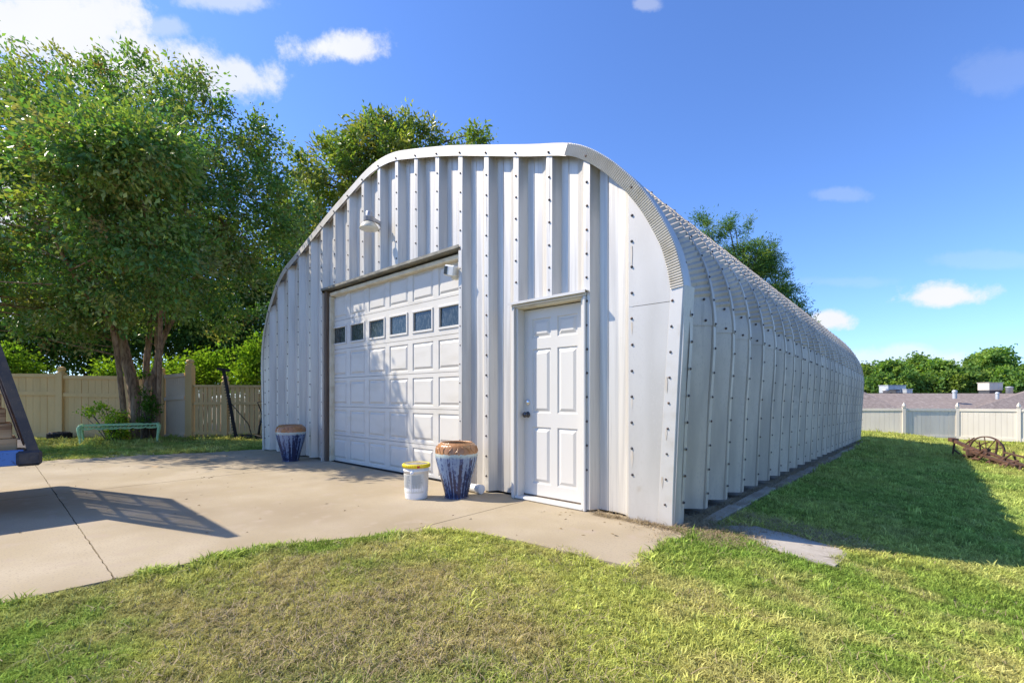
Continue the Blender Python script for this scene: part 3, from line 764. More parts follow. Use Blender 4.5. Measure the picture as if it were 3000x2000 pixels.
post(lf, *P0, -.03, 1.74, .16, 'fence_tan', rz=R(43)); post(lf, *P1, -.03, 1.74, .16, 'fence_tan', rz=R(43)); post(lf, *P2, -.03, 1.72, .12, 'fence_tan', rz=R(43))
loc_children(lf)
# pale gate panel
gt = thing('fence_gate', 'pale beadboard fence gate panel between two capped posts', 'gate', (-15.2,3.15,0))
board_run(gt, (-15.19,3.16), (-14.80,3.52), -.01, -.01, 1.62, 1.68, .045, .004, .02, 'fence_pale', 'gate_board')
for z0_, z1_ in ((1.64,1.70),(1.05,1.09),(.07,.07)): rail(gt, (-15.17,3.13), (-14.78,3.49), z0_, z1_, .09, .05, 'fence_pale')
post(gt, -14.73, 3.60, -.03, 1.95, .17, 'fence_tan', rz=R(43)); loc_children(gt)
# lower slatted fence
sf_ = thing('slatted_fence', 'lower tan fence with gaps between boards beside the hut', 'fence', (-14.30,4.13,0))
A_, B_, C_ = (-14.66,3.68), (-14.28,4.30), (-13.45,5.60)
board_run(sf_, A_, B_, .0, .0, 1.40, 1.38, .085, .018, .02, 'fence_tan', jit=.002); board_run(sf_, B_, C_, .0, .0, 1.38, 1.40, .105, .018, .02, 'fence_tan', jit=.002)
for a, b in ((A_,B_),(B_,C_)):
    for zz, hh in ((1.40,.06),(.93,.07),(.14,.08)): rail(sf_, (a[0]+.02,a[1]-.02), (b[0]+.02,b[1]-.02), zz, zz, hh, .045, 'fence_tan')
post(sf_, B_[0], B_[1], -.03, 1.52, .15, 'fence_tan', rz=R(50)); post(sf_, C_[0], C_[1], -.03, 1.52, .15, 'fence_tan', rz=R(50)); loc_children(sf_)

# right white fence
wf = thing('white_fence', 'cream white vinyl panel fence with pointed post caps beyond the lawn', 'fence', (0,0,0))
c_, s_ = math.cos(YAW), math.sin(YAW)
def rf(u, f): r = (u-1500)/FPX*f; return (r*c_-f*s_, r*s_+f*c_)
fps = [(rf(2330,20.8),None),(rf(2496,19.6),None),(rf(2648,18.8),None),(rf(2805,18.3),None),(rf(2985,17.1),None),(rf(3200,15.9),None),(rf(3420,14.9),None)]
zb_ = [-.60,-.57,-.545,-.545,-.53,-.53,-.53]
fps = [p for p, _ in fps]
for i, p in enumerate(fps): post(wf, p[0], p[1], zb_[i]-.08, zb_[i]+1.235, .105, 'fence_white', 'point', rz=math.atan2(fps[min(i+1,6)][1]-fps[max(i-1,0)][1], fps[min(i+1,6)][0]-fps[max(i-1,0)][0]))
for i in range(6):
    a, b = fps[i], fps[i+1]
    board_run(wf, a, b, zb_[i]+.06, zb_[i+1]+.06, zb_[i]+1.12, zb_[i+1]+1.12, .148, .004, .018, 'fence_white', jit=.0015)
    d = Vector((b[0]-a[0], b[1]-a[1])).normalized(); n = Vector((d.y,-d.x))*.012
    for off, hh in ((1.15,.10),(.065,.12)): rail(wf, (a[0]+n.x,a[1]+n.y), (b[0]+n.x,b[1]+n.y), zb_[i]+off, zb_[i+1]+off, hh, .05, 'fence_white')

# ------------------------------------------------------------------ bench
bx, by = -14.40, 2.12
bt = thing('garden_bench', 'green cast iron backless garden bench under the tree', 'bench', (bx, by, -.02), R(77))
BL, BW, BH = 1.40, .42, .47
g = G()
for y in (-BW/2, BW/2): g.bar((-BL/2,y,BH),(BL/2,y,BH),.045,.032)
for x in (-BL/2, BL/2): g.bar((x,-BW/2,BH),(x,BW/2,BH),.05,.044)
g.mk('seat_frame', 'bench_green', bt)
g = G()
for i in range(13):
    x0 = -BL/2+BL*i/13; x1 = x0+BL/13
    g.bar((x0,-BW/2,BH),(x1,BW/2,BH),.018,.012); g.bar((x1,-BW/2,BH),(x0,BW/2,BH),.018,.012); g.bar((x1,-BW/2,BH),(x1,BW/2,BH),.02,.014)
for y in (-.07,.07): g.bar((-BL/2,y,BH),(BL/2,y,BH),.022,.013)
g.mk('seat_lattice', 'bench_green', bt)
for sx in (-1,1):
    for sy in (-1,1):
        x, y = sx*(BL/2-.01), sy*(BW/2-.005)
        G().tube([(x,y,BH+.01),(x+sx*.035,y+sy*.012,BH-.06),(x+sx*.03,y+sy*.01,BH-.16),(x+sx*.01,y,.18),(x+sx*.005,y,.06),(x+sx*.025,y+sy*.01,.0)], [.034,.038,.032,.024,.022,.032], 8).mk('leg', 'bench_green', bt, True)
for sy in (-1,1):
    g = G()
    for k in range(6):
        xc = -BL/2+BL*(k+.5)/6; pts = [(xc+.115*math.cos(a), sy*BW/2, BH-.030-.075*math.sin(a)-.012*math.cos(2*a)) for a in np.linspace(0, math.pi, 12)]
        g.tube(pts, .014, 6)
        for s in (-1,1): g.tube([(xc+s*(.04+.028*math.cos(a)*(1-a/9)), sy*BW/2, BH-.062-.034*math.sin(a)*(1-a/9)) for a in np.linspace(0, 7, 16)], .010, 5)
    g.mk('scroll_apron', 'bench_green', bt, True)

# black mower/tyre lump by the fence
t = thing('old_tyre', 'black old tyre lying by the tan fence post', 'tyre', (-16.55, 1.22, .02), .3); t.scale = (.66,.66,1.15)
pts = [(.27*math.cos(a), .27*math.sin(a), .075) for a in np.linspace(0, 2*math.pi, 29)[:-1]]
g = G(); n = 28; v = []; f = []
for k in range(n):
    a = 2*math.pi*k/n
    for j in range(10):
        q = 2*math.pi*j/10; r = .27+.085*math.cos(q)*(1 if abs(math.cos(q)) < .9 else .95); v.append((r*math.cos(a), r*math.sin(a), .085+.085*math.sin(q)))
for k in range(n):
    for j in range(10): f.append((k*10+j, ((k+1)%n)*10+j, ((k+1)%n)*10+(j+1)%10, k*10+(j+1)%10))
g.add(v, f).mk('carcass', 'rubber', t, True)
g = G()
for k in range(40):
    a = 2*math.pi*k/40; g.bar((.355*math.cos(a),.355*math.sin(a),.03),(.355*math.cos(a+.03),.355*math.sin(a+.03),.14),.03,.014)
g.mk('tread', 'rubber', t)

# sickle bar implement on the left
t = thing('sickle_bar_mower', 'black iron toothed mower bar leaning up beside the slatted fence', 'mower', (-13.62, 4.36, -.02))
def ldir(u, v, f): r = (u-1500)/FPX*f; return Vector((r*c_-f*s_, r*s_+f*c_, CAMH+(1163-v)/FPX*f))
base = Vector((-13.62,4.36,-.02)); top = ldir(655,1083,12.3)-base; bot = Vector((0,0,.03))
top = Vector((top.x, top.y, top.z))
G().bar(bot, top, .075, .025, (1,0,0)).mk('cutter_bar', 'black_iron', t)
dv = top-bot
for k in range(22):
    p = bot+dv*((k+1)/24); s = Vector((-.66,-.75,.0))*.085
    G().add([p+dv.normalized()*.03, p-dv.normalized()*.03, p+s-dv.normalized()*.005, p+Vector((.01,.012,0))], [(0,1,2),(0,2,3),(1,3,2),(0,3,1)]).mk('tooth', 'black_iron', t)
G().box(top.x-.03,top.x+.03,top.y-.03,top.y+.03,top.z-.05,top.z+.03).bar(top+Vector((-.10,-.11,.03)), top+Vector((.10,.11,-.02)), .05,.07).mk('end_shoe', 'black_iron', t)
G().tube([(.03,.03,.06),(.25,.30,.08),(.5,.56,.05),(.75,.85,.07)], [.07,.06,.05,.04], 8).tube([(.2,.2,.0),(.45,.42,.03),(.62,.7,0.)], .035, 8).mk('drive_shoe', 'black_iron', t, True)
G().tube([top*.55, Vector((.2,.22,.42)), Vector((.25,.30,.06))], .011, 6).mk('brace_rod', 'black_iron', t)
G().tube([(.34,.42,.02),(.36,.44,.35),(.40,.50,.62),(.36,.44,.86),(.33,.40,.98),(.40,.50,1.02)], [.035,.03,.022,.016,.014,.012], 7).mk('lever', 'black_iron', t, True)
G().tube([(.66,.72,.04),(.58,.66,.25),(.50,.62,.40),(.49,.60,.52)], [.03,.028,.025,.03], 7).mk('lever', 'black_iron', t, True)
for k in range(6): pass

# rusty horse-drawn implement on the right
A = Vector((*rf(2790,11.9),0)); B = Vector((*rf(2990,9.6),0)); A.z = g1(A.x,A.y); B.z = g1(B.x,B.y)
mid = (A+B)/2
t = thing('rusty_field_mower', 'rusty antique field mower with spoked iron wheel on the lawn', 'farm implement', mid)
ax = (B-A).normalized(); L_ = (B-A).length; sd = Vector((-ax.y, ax.x, 0)).normalized(); U = Vector((0,0,1))
def q(a, s, z): return (A-mid)+ax*a+sd*s+U*z-U*.03
G().bar(q(.05,0,.42), q(1.35,.02,.20), .07,.07).mk('tongue', 'rust', t)
G().bar(q(-.06,0,.44), q(.14,0,.43), .13,.09).mk('hitch', 'rust', t)
G().tube([q(.10,0,.42), q(.06,.0,.22), q(0,0,.03)], .022, 7).tube([q(.05,0,.20), q(.30,.0,.12)], .02, 7).mk('stand', 'rust', t)
wc = q(.95,.20,.28); wr = .33
wh = G(); n = 36; v = []; f = []
wd = (ax*.80+sd*.6).normalized()
for k in range(n):
    a = 2*math.pi*k/n; e = wd*math.cos(a)+U*math.sin(a); nn = wd.cross(U)
    for rr, w in ((wr,-.03),(wr,.03),(wr-.025,.03),(wr-.025,-.03)): v.append(wc+e*rr+nn*w)
for k in range(n):
    for j in range(4): f.append((k*4+j, ((k+1)%n)*4+j, ((k+1)%n)*4+(j+1)%4, k*4+(j+1)%4))
w_ = wh.add(v, f).mk('wheel', 'rust', t)
for k in range(9):
    a = 2*math.pi*k/9+.3; e = wd*math.cos(a)+U*math.sin(a); G().tube([wc+e*.03, wc+e*(wr-.02)], .011, 6).mk('spoke', 'rust', w_)
nn = wd.cross(U); G().tube([wc-nn*.07, wc+nn*.07], .05, 12).mk('hub', 'rust', w_)
G().box(*[c for pr in zip((q(.8,0,.2)-Vector((.10,.14,.08))), (q(.8,0,.2)+Vector((.10,.14,.10)))) for c in pr], .02).mk('gear_case', 'rust', t)
rs = random.Random(12)
G().bar(q(.6,-.05,.26), q(2.4,-.05,.10), .06,.06).bar(q(1.2,.1,.24), q(2.5,.05,.12), .05,.05).mk('main_frame', 'rust', t)
G().bar(q(1.55,.2,.30), q(2.9,.35,.20), .04,.03).mk('cutter_bar', 'rust', t)
for k in range(9):
    p = q(1.5+k*.14, -.02, .12); G().tube([p, p+ax*rs.uniform(-.05,.12)+sd*rs.uniform(-.15,.1)+U*rs.uniform(-.05,.05), p+ax*.1+sd*rs.uniform(-.2,-.1)+U*-.12], [.018,.02,.012], 6).mk('tine', 'rust', t)
for a, s, z, a2, s2, z2, r in ((.45,.0,.32,.7,.1,.55,.016),(.5,0,.1,.3,.05,.02,.03),(.62,.02,.3,.52,.1,.45,.015),(.8,.1,.35,1.25,.1,.5,.014),(1.1,0,.15,1.25,-.08,.5,.016),(1.0,-.05,.08,1.4,-.08,.32,.028),(1.3,.18,.18,1.36,.18,.56,.022),(1.36,.18,.56,1.5,.16,.44,.018),(.9,-.08,.05,1.3,-.1,.1,.03),(1.2,-.1,.05,1.5,-.05,.28,.02),(.7,-.1,.0,.85,.0,.2,.03),(1.75,-.1,.0,1.95,.1,.3,.022),(2.0,-.2,.0,2.2,.1,.2,.03),(.55,.12,.12,1.0,.2,.28,.025),(1.45,.05,.03,1.9,-.05,.10,.035)):
    G().tube([q(a,s,z), q((a+a2)/2+.02,(s+s2)/2,(z+z2)/2+.02), q(a2,s2,z2)], [r,r*1.1,r*.8], 7).mk('iron_rod', 'rust', t)
G().bar(q(1.66,.30,.34), q(1.70,.34,.02), .03,.03).bar(q(2.8,.35,.20), q(2.8,.35,.0), .03,.03).mk('stay', 'rust', t)

# ------------------------------------------------------------------ trailer, left edge
TX0, TX1, TY, TZ = -6.36, -8.42, .33, .55
tr = thing('utility_trailer', 'blue flatbed trailer with raised mesh loading ramps at the left edge', 'trailer', (TX0, TY, 0))
def tb(x0,x1,y0,y1,z0,z1,ch=0.): return G().box(x0-TX0, x1-TX0, y0-TY, y1-TY, z0, z1, ch)
tb(TX0-.06,TX0,TY-4.6,TY-.10,TZ-.09,TZ+.055,.008).mk('side_rail', 'trailer_blue', tr)
tb(TX1,TX1+.06,TY-4.6,TY-.10,TZ-.09,TZ+.055,.008).mk('side_rail', 'trailer_blue', tr)
tb(TX1+.06,TX0-.06,TY-.16,TY-.06,TZ-.08,TZ+.03,.008).mk('rear_crossmember', 'trailer_steel', tr)
for k in range(13): tb(TX1+.061,TX0-.061,TY-4.6+k*.34,TY-4.6+k*.34+.325,TZ-.02,TZ+.02,.004).mk('deck_plank', 'lumber', tr)
for x in (TX0-.08, TX1-.02):
    tb(x,x+.10,TY-.16,TY+.02,TZ-.10,TZ+.05,.025).mk('ramp_bracket', 'trailer_steel', tr)
    h = G().tube([(0,0,0),(.13,0,0)], .03, 10).mk('hinge_pin', 'trailer_steel', tr); h.location = (x-.015-TX0, -.04, TZ-.02)
for x in (TX0-.16, TX1-.12):
    for yw in (TY-2.7, TY-3.5):
        w = G().lathe([(.16,0),(.31,.0),(.345,.03),(.345,.19),(.31,.22),(.16,.22)], 28).mk('wheel', 'rubber', tr, False); w.rotation_euler = (0,R(90),0); w.location = (x+.02-TX0, yw-TY, .345)
        r_ = G().lathe([(.05,.05),(.17,.04),(.17,.18),(.05,.16)], 16).mk('wheel_rim', 'trailer_steel', w)
def ramp(x0, x1):
    zt = 2.75; lean = -.25; H_ = zt-TZ
    def P(x, h): return (x-TX0, lean*h*H_-.03, TZ+h*H_)
    r = bpy.data.objects.new('loading_ramp', None); link(r, tr)
    g = G()
    for x in (x0, x1): g.bar(P(x,0.), P(x,1.), .055, .075, (0,1,0))
    for h in (0.01,.99): g.bar(P(x0,h), P(x1,h), .06, .06)
    g.mk('ramp_frame', 'trailer_steel', r)
    for h in (.33,.67): G().bar(P(x0,h), P(x1,h), .028,.028).mk('ramp_crossbar', 'trailer_steel', r)
    for u in (.28,.72): G().bar(P(x0+(x1-x0)*u,0), P(x0+(x1-x0)*u,1), .022,.022,(0,1,0)).mk('ramp_crossbar', 'trailer_steel', r)
    g = G(); W = abs(x1-x0); n = int(W/.045); m = int(H_/.022)
    # expanded metal: zig-zag strands
    for j in range(int(H_/.045)):
        pts = []
        for i in range(n+1):
            hh = (j*.045+(.045 if (i % 2) else .004))/H_
            if hh > .99: hh = .99
            pts.append(Vector(P(x0+(x1-x0)*i/n, hh)))
        pts2 = [Vector(P(x0+(x1-x0)*i/n, min(.99,(j*.045+(.0 if (i % 2) else .041)+.045)/H_))) for i in range(n+1)]
        for pp in (pts,):
            v = []; f = []; w = .012
            for p in pp: v += [p+Vector((0,.25*w,-w)), p+Vector((0,-.25*w,w))]
            for i in range(len(pp)-1): f.append((2*i,2*i+2,2*i+3,2*i+1))
            g.add(v, f)
        v = []; f = []; w = .012
        for p in pts2: v += [p+Vector((0,.25*w,-w)), p+Vector((0,-.25*w,w))]
        for i in range(len(pts2)-1): f.append((2*i,2*i+2,2*i+3,2*i+1))
        g.add(v, f)
    tag(g.mk('mesh_panel', 'mesh_metal', r), kind='stuff')
ramp(TX0-.03, TX0-.97); ramp(TX1+.97, TX1+.03)
for i in range(4):
    z0 = TZ+.021+i*.142; off = (.0,.03,-.02,.05)[i]
    o = G().box(-.31,.31,-3.6,.0,0,.138,.006).mk('timber_beam', 'lumber'); o.location = (TX0-.42+off*.2, TY-.105-.25*(z0+.13-TZ)+off*.1, z0)
    tag(o, ['brown timber beam at the bottom of the stack on the trailer','brown timber beam second from the bottom of the trailer stack','brown timber beam third from the bottom of the trailer stack','short visible timber beam on top of the trailer stack'][i], 'timber', 'timber stacked on the trailer')

# ------------------------------------------------------------------ house beyond the white fence
def W(u, v, f): return ldir(u, v, f)
hs = thing('ranch_house', 'low house with long brown shingled roof beyond the white fence', 'house', (0,0,0))
FR_ = 42.0
ev_z = W(2700,1200,FR_).z; rd_z = W(2700,1152,FR_+4).z
def PT(u, f, z): r = (u-1500)/FPX*f; return Vector((r*c_-f*s_, r*s_+f*c_, z))
e0 = PT(2350,FR_,ev_z); e1 = PT(3300,FR_,ev_z); r0 = PT(2350,FR_+4,rd_z); r1 = PT(3300,FR_+4,rd_z); k0 = PT(2350,FR_+8,ev_z); k1 = PT(3300,FR_+8,ev_z)
def roofslab(name, pts, th=.14, m='shingles', par=hs):
    n = len(pts); v = list(pts)+[p-Vector((0,0,th)) for p in pts]
    return mk(name, v, [tuple(range(n)), tuple(range(n,2*n))[::-1]]+[(i,n+i,n+(i+1)%n,(i+1)%n) for i in range(n)], m, par)
main_roof = roofslab('roof', [e0,e1,r1,r0]); roofslab('roof', [r0,r1,k1,k0])
# taller hip ends, left and right
def hip(uL, uR, uP, vP, f0, f1):
    a = PT(uL,f0,ev_z-.02); b = PT(uR,f0,ev_z-.02); p = W(uP, vP, (f0+f1)/2); c = PT(uR,f1,ev_z-.02); d = PT(uL,f1,ev_z-.02)
    roofslab('roof', [a,b,p]); roofslab('roof', [b,c,p]); roofslab('roof', [c,d,p]); roofslab('roof', [d,a,p])
hip(2180, 2640, 2440, 1108, FR_-.5, FR_+9)
hip(2830, 3500, 3150, 1102, FR_-.5, FR_+9)
fw = Vector((-s_, c_, 0))
v0, v1 = e0+fw*.4, e1+fw*.4
gl = -3.4
mk('wall', [(v0.x,v0.y,gl),(v1.x,v1.y,gl),(v1.x,v1.y,ev_z-.02),(v0.x,v0.y,ev_z-.02),(k0.x,k0.y,gl),(k1.x,k1.y,gl),(k1.x,k1.y,ev_z-.02),(k0.x,k0.y,ev_z-.02)], [(0,1,2,3),(5,4,7,6),(4,0,3,7),(1,5,6,2)], 'house_brick', hs)
G().bar(e0-fw*.05-Vector((0,0,.1)), e1-fw*.05-Vector((0,0,.1)), .06, .26).mk('fascia', 'house_white', hs)
for (u, v, w, h, f) in ((2797,1156,.33,.42,43.5),(2922,1158,.26,.30,43.6)):
    p = W(u, v, f); o = G().lathe([(w*.5,-.35),(w*.5,h*.55),(w*.62,h*.57),(w*.62,h*.72),(w*.45,h),(.02,h+.03)], 14).mk('roof_vent', 'unit_grey', hs, True); o.location = p; smooth_by_angle(o)
def unit(u0, u1, v0_, v1_, f, m, label, legs=True, extra=None):
    a = W(u0,v1_,f); b = W(u1,v1_,f); h = W(u0,v0_,f).z-a.z; w = (b-a).length; p = (a+b)/2
    base = rd_z-.35
    t = thing('rooftop_unit', label, 'rooftop unit', (p.x,p.y,base), YAW)
    z0 = p.z-base
    G().box(-w/2,w/2,0,1.2,z0,z0+h,.03).mk('cabinet', m, t)
    G().box(-w/2+.08,w/2-.08,.05,1.15,0,z0+.01).mk('curb', 'unit_dark', t)
    for k in range(1,3): G().box(-w/2+w*k/3-.02,-w/2+w*k/3+.02,-.012,0,z0+.04,z0+h-.04).mk('seam', 'unit_grey', t)
    G().box(-w/2-.04,w/2+.04,-.04,1.24,z0+h,z0+h+.05).mk('top_lid', m, t)
    return t
FU = 47.2
unit(2602,2655,1129,1151,FU,'unit_grey','wide grey rooftop unit above the left end of the shingled roof')
unit(2898,2939,1121,1143,FU,'unit_tan','beige boxy rooftop unit towards the right of the shingled roof')
unit(2656,2674,1140,1152,FU-.6,'unit_grey','small pale rooftop box beside the wide grey unit')
unit(2624,2636,1142,1152,FU-1,'unit_dark','small black box in front of the wide grey rooftop unit')
p = W(2594,1150,FU-.4)
t = thing('roof_flue', 'white capped flue at the left end of the roof', 'flue', (p.x,p.y,rd_z-.4))
G().lathe([(.2,0),(.2,.62),(.26,.63),(.26,.80),(.1,.9),(.02,.92)], 14).mk('pipe', 'unit_grey', t, True)
p = W(2957,1150,FU-.4)
t = thing('roof_flue', 'tall pale round flue right of the beige rooftop unit', 'flue', (p.x,p.y,rd_z-.4))
G().lathe([(.27,0),(.27,.98),(.30,1.0),(.30,1.06),(.1,1.09),(.02,1.1)], 16).mk('pipe', 'unit_grey', t, True)

# ------------------------------------------------------------------ trees
def leaf_mesh(name, centers, radii, n, size, cols, mname, parent, seed, aspect=.5, droop=.3, clump_sd=.32, shell=.35, nclump=None, updir=.5, sprays=0):
    """leaf quads gathered in clumps through the crown's volume; returns clump centres for the limbs"""
    r = np.random.default_rng(seed); C = np.array([tuple(c) for c in centers], float); RR = np.array(radii, float)
    if RR.ndim == 1: RR = np.stack([RR, RR, RR*.85], 1)
    wv = RR.prod(1)**(.72); wv /= wv.sum(); nclump = nclump or max(30, n//130)
    bi = r.choice(len(C), nclump, p=wv); d = r.normal(size=(nclump,3)); d /= np.linalg.norm(d, axis=1)[:,None]
    rad = r.uniform(shell, 1., nclump)**(1/2.2); cc = C[bi]+d*RR[bi]*rad[:,None]
    wcl = r.uniform(.4, 1.6, nclump); wcl /= wcl.sum()
    ci = r.choice(nclump, n, p=wcl)
    sd = clump_sd*r.uniform(.6,1.3,nclump)
    axis = d*.7+np.array([0,0,.35])+r.normal(size=(nclump,3))*.5; axis /= np.linalg.norm(axis,axis=1)[:,None]
    off = np.clip(r.normal(size=(n,3)),-1.7,1.7)*sd[ci][:,None]*np.array([1,1,.75]); off += axis[ci]*(np.clip(r.normal(size=n),-1.6,1.6)*sd[ci]*1.3)[:,None]
    p = cc[ci]+off
    # leaf frames
    out = d[ci]*.6+off/(np.linalg.norm(off,axis=1)[:,None]+1e-6)*.5+r.normal(size=(n,3))*.55; out[:,2] += updir*.3-droop
    a = out/np.linalg.norm(out,axis=1)[:,None]
    nrm = r.normal(size=(n,3))*.7+np.array([0,0,updir]); b = np.cross(nrm, a); b /= np.linalg.norm(b,axis=1)[:,None]+1e-9
    up = np.cross(a, b)
    L_ = size*r.uniform(.45,1.45,n); Wd = L_*aspect
    V = np.empty((n,4,3)); V[:,0] = p-a*(L_*.5)[:,None]; V[:,2] = p+a*(L_*.5)[:,None]-up*(L_*.12)[:,None]
    V[:,1] = p+b*(Wd*.5)[:,None]+up*(Wd*.18)[:,None]; V[:,3] = p-b*(Wd*.5)[:,None]+up*(Wd*.18)[:,None]
    me = bpy.data.meshes.new(name); me.vertices.add(n*4); me.vertices.foreach_set('co', V.reshape(-1))
    idx = np.arange(n)*4; F = np.stack([idx,idx+1,idx+2,idx,idx+2,idx+3],1).reshape(-1)
    me.loops.add(n*6); me.loops.foreach_set('vertex_index', F.astype(np.int32)); me.polygons.add(n*2)
    me.polygons.foreach_set('loop_start', (np.arange(n*2)*3).astype(np.int32)); me.polygons.foreach_set('loop_total', np.full(n*2,3,np.int32)); me.update(calc_edges=True)
    cols = np.array(cols, float); pk = r.choice(len(cols), nclump); col = cols[pk][ci]
    alt = cols[r.choice(len(cols), n)]; col = col*.6+alt*.4; col *= r.uniform(.7,1.3,n)[:,None]
    at = me.color_attributes.new('leafcol', 'FLOAT_COLOR', 'POINT'); cc4 = np.ones((n,4,4)); cc4[:,:,:3] = col[:,None,:]
    at.data.foreach_set('color', cc4.reshape(-1).astype(np.float32))
    me.materials.append(MATS[mname]); o = bpy.data.objects.new(name, me); link(o, parent)
    return o, cc
def limbs(trunk_top_pts, cc, base_r, seed, n=40, mname='bark_dark', parent=None, name='limb'):
    rs = random.Random(seed); g = G(); T = [Vector(p) for p in trunk_top_pts]
    pick = rs.sample(range(len(cc)), min(n, len(cc)))
    for i in pick:
        e = Vector(cc[i]); s = min(T, key=lambda q: (q-e).length+rs.uniform(0,.8)+(2.0 if q.z > e.z else 0)); m1 = s.lerp(e, .5)+Vector((rs.uniform(-.25,.25), rs.uniform(-.25,.25), rs.uniform(-.05,.35)))*((e-s).length*.25)
        L_ = (e-s).length; r = base_r*min(1., .35+.12*L_)
        g.tube([s, s.lerp(m1,.55), m1, m1.lerp(e,.6), e], [r, r*.75, r*.55, r*.35, r*.12], 5, False)
    return g.mk(name, mname, parent, True)

def tree(name, label, base, blobs, n, size, cols, seed, trunk_r=.2, group=None, mname='leaf', zt=None, nl=30, **kw):
    """blobs: (offset xyz, radius) relative to base"""
    t = thing(name, label, 'tree', base, 0, group)
    cs = [Vector(b[0]) for b in blobs]; rr = [b[1] for b in blobs]
    cz = min(c.z-r_*.6 for c, r_ in zip(cs, [q if isinstance(q,(int,float)) else q[2] for q in rr])); zt = zt or max(c.z for c in cs)
    rs = random.Random(seed); pts = [Vector((0,0,-.1))]; k = 7
    for i in range(1, k+1): pts.append(Vector((rs.uniform(-.12,.12)*i*.4, rs.uniform(-.12,.12)*i*.4, zt*i/k)))
    G().tube(pts, [trunk_r*1.25]+[trunk_r*(1-.85*i/k) for i in range(1,k+1)], 8).mk('trunk', 'bark_dark', t, True)
    RRn = [(q,q,q*.85) if isinstance(q,(int,float)) else q for q in rr]
    o, cc = leaf_mesh('crown', cs, RRn, n, size, cols, mname, t, seed, **kw)
    limbs(pts[2:], cc, trunk_r*.45, seed, nl, 'bark_dark', t)
    return t
def rel(base, lst): b = Vector(base); return [(ldir(u,v,f)-b, r) for (u,v,f,r) in lst]

GREEN = [(0.076,0.162,0.031),(0.102,0.204,0.037),(0.060,0.128,0.031),(0.145,0.212,0.051),(0.187,0.204,0.060)]
# --- the big tree on the left: several stems
base = Vector((-15.0, 2.52, 0))
mt = thing('crape_myrtle_tree', 'large multi-stemmed leafy tree rising behind the green bench', 'tree', base)
def stem(pts, name='stem'):
    P = [ldir(u,v,f)-base for (u,v,f,_) in pts]; P[0].z = -.12
    Q = catmull3(P, 5); rr = np.interp(np.linspace(0,len(P)-1,len(Q)), range(len(P)), [p[3]*.74 for p in pts])
    rs = random.Random(len(pts)*7+int(pts[0][0])); 
    return G().tube(Q, [float(x)*rs.uniform(.92,1.08) for x in rr], 10).mk(name, 'bark', mt, True), Q
def catmull3(P, per):
    out = []
    for i in range(len(P)-1):
        p0 = P[max(i-1,0)]; p1 = P[i]; p2 = P[i+1]; p3 = P[min(i+2,len(P)-1)]
        for k in range(per):
            t = k/per; out.append(.5*((2*p1)+(-p0+p2)*t+(2*p0-5*p1+4*p2-p3)*t*t+(-p0+3*p1-3*p2+p3)*t**3))
    out.append(P[-1]); return out
fT = 12.0
allp = []
for nm, pts in (('trunk', [(412,1285,fT,.25),(402,1235,fT,.21),(398,1180,fT,.20),(388,1120,fT,.18),(372,1060,fT,.165),(358,990,fT,.14),(345,900,fT-.2,.12),(310,780,fT-.5,.09),(270,640,fT-.8,.06),(250,480,fT-1,.035)]),
    ('stem', [(428,1285,fT-.05,.17),(425,1210,fT-.1,.14),(432,1130,fT-.15,.11),(462,1065,fT-.1,.095),(462,980,fT,.095),(466,860,fT,.08),(480,700,fT-.2,.06),(500,520,fT-.4,.035)]),
    ('stem', [(452,1288,fT+.1,.13),(455,1180,fT+.1,.115),(460,1080,fT+.1,.11),(474,1000,fT,.10),(512,925,fT,.07),(545,850,fT,.055),(610,740,fT-.1,.04),(680,620,fT,.025)]),
    ('stem', [(440,1285,fT+.15,.12),(428,1100,fT+.2,.10),(440,960,fT+.2,.09),(446,840,fT+.1,.075),(420,700,fT-.1,.055),(400,540,fT-.3,.03)]),
    ('stem', [(372,1060,fT,.09),(330,960,fT-.8,.075),(250,860,fT-1.8,.06),(180,740,fT-2.4,.045),(120,600,fT-2.8,.03)]),
    ('stem', [(462,980,fT,.07),(470,840,fT-1.2,.06),(440,680,fT-2.4,.045),(400,540,fT-3.2,.03)])):
    o, Q = stem(pts, nm); allp += Q[len(Q)//3:]
MT = [(300,470,11.2,2.4),(120,455,10.8,2.1),(500,440,11.3,2.0),(640,600,11.8,1.7),(770,690,12.2,1.25),(430,640,11.2,2.1),(180,690,10.8,2.3),(50,830,11,1.6),(330,830,11.2,1.5),(560,800,12,1.5),(700,830,12.4,1.2),
      (240,330,11,1.2),(540,270,11.2,.8),(20,340,10.8,1.0),(-150,560,10.5,2.1),(-220,760,10.8,2.0),(420,300,11.2,1.0),(130,270,11,.7),(680,470,11.6,1.1),(60,230,10.8,.4),(560,215,11.2,.38),(640,265,11.3,.5),(740,430,11.8,.7),(800,540,12,.8),
      (330,470,9.0,1.35),(450,600,9.4,1.2),(250,620,8.8,1.2),(520,760,10.2,1.0),(860,640,12.4,.7),(180,930,11.4,1.0),(330,960,11.6,.8),(620,930,12.6,.8)]
cs = [ldir(u,v,f)-base for (u,v,f,r) in MT]; rr = [r for *_, r in MT]
for c_x, c_y, c_z, c_r in ((-11.7,1.2,5.3,1.1),(-11.3,1.7,4.6,1.1),(-12.2,1.0,5.7,1.0),(-11.0,2.3,3.9,.8),(-12.3,1.4,4.6,1.2),(-12.6,2.2,3.6,1.0)): cs.append(Vector((c_x,c_y,c_z))-base); rr.append(c_r)  # blobs added on the sun side to thicken the shade on the garage door
MCOL = [(0.101,0.229,0.065),(0.128,0.275,0.073),(0.091,0.193,0.073),(0.183,0.311,0.073),(0.366,0.366,0.101),(0.165,0.311,0.065),(0.311,0.275,0.110),(0.238,0.329,0.073)]
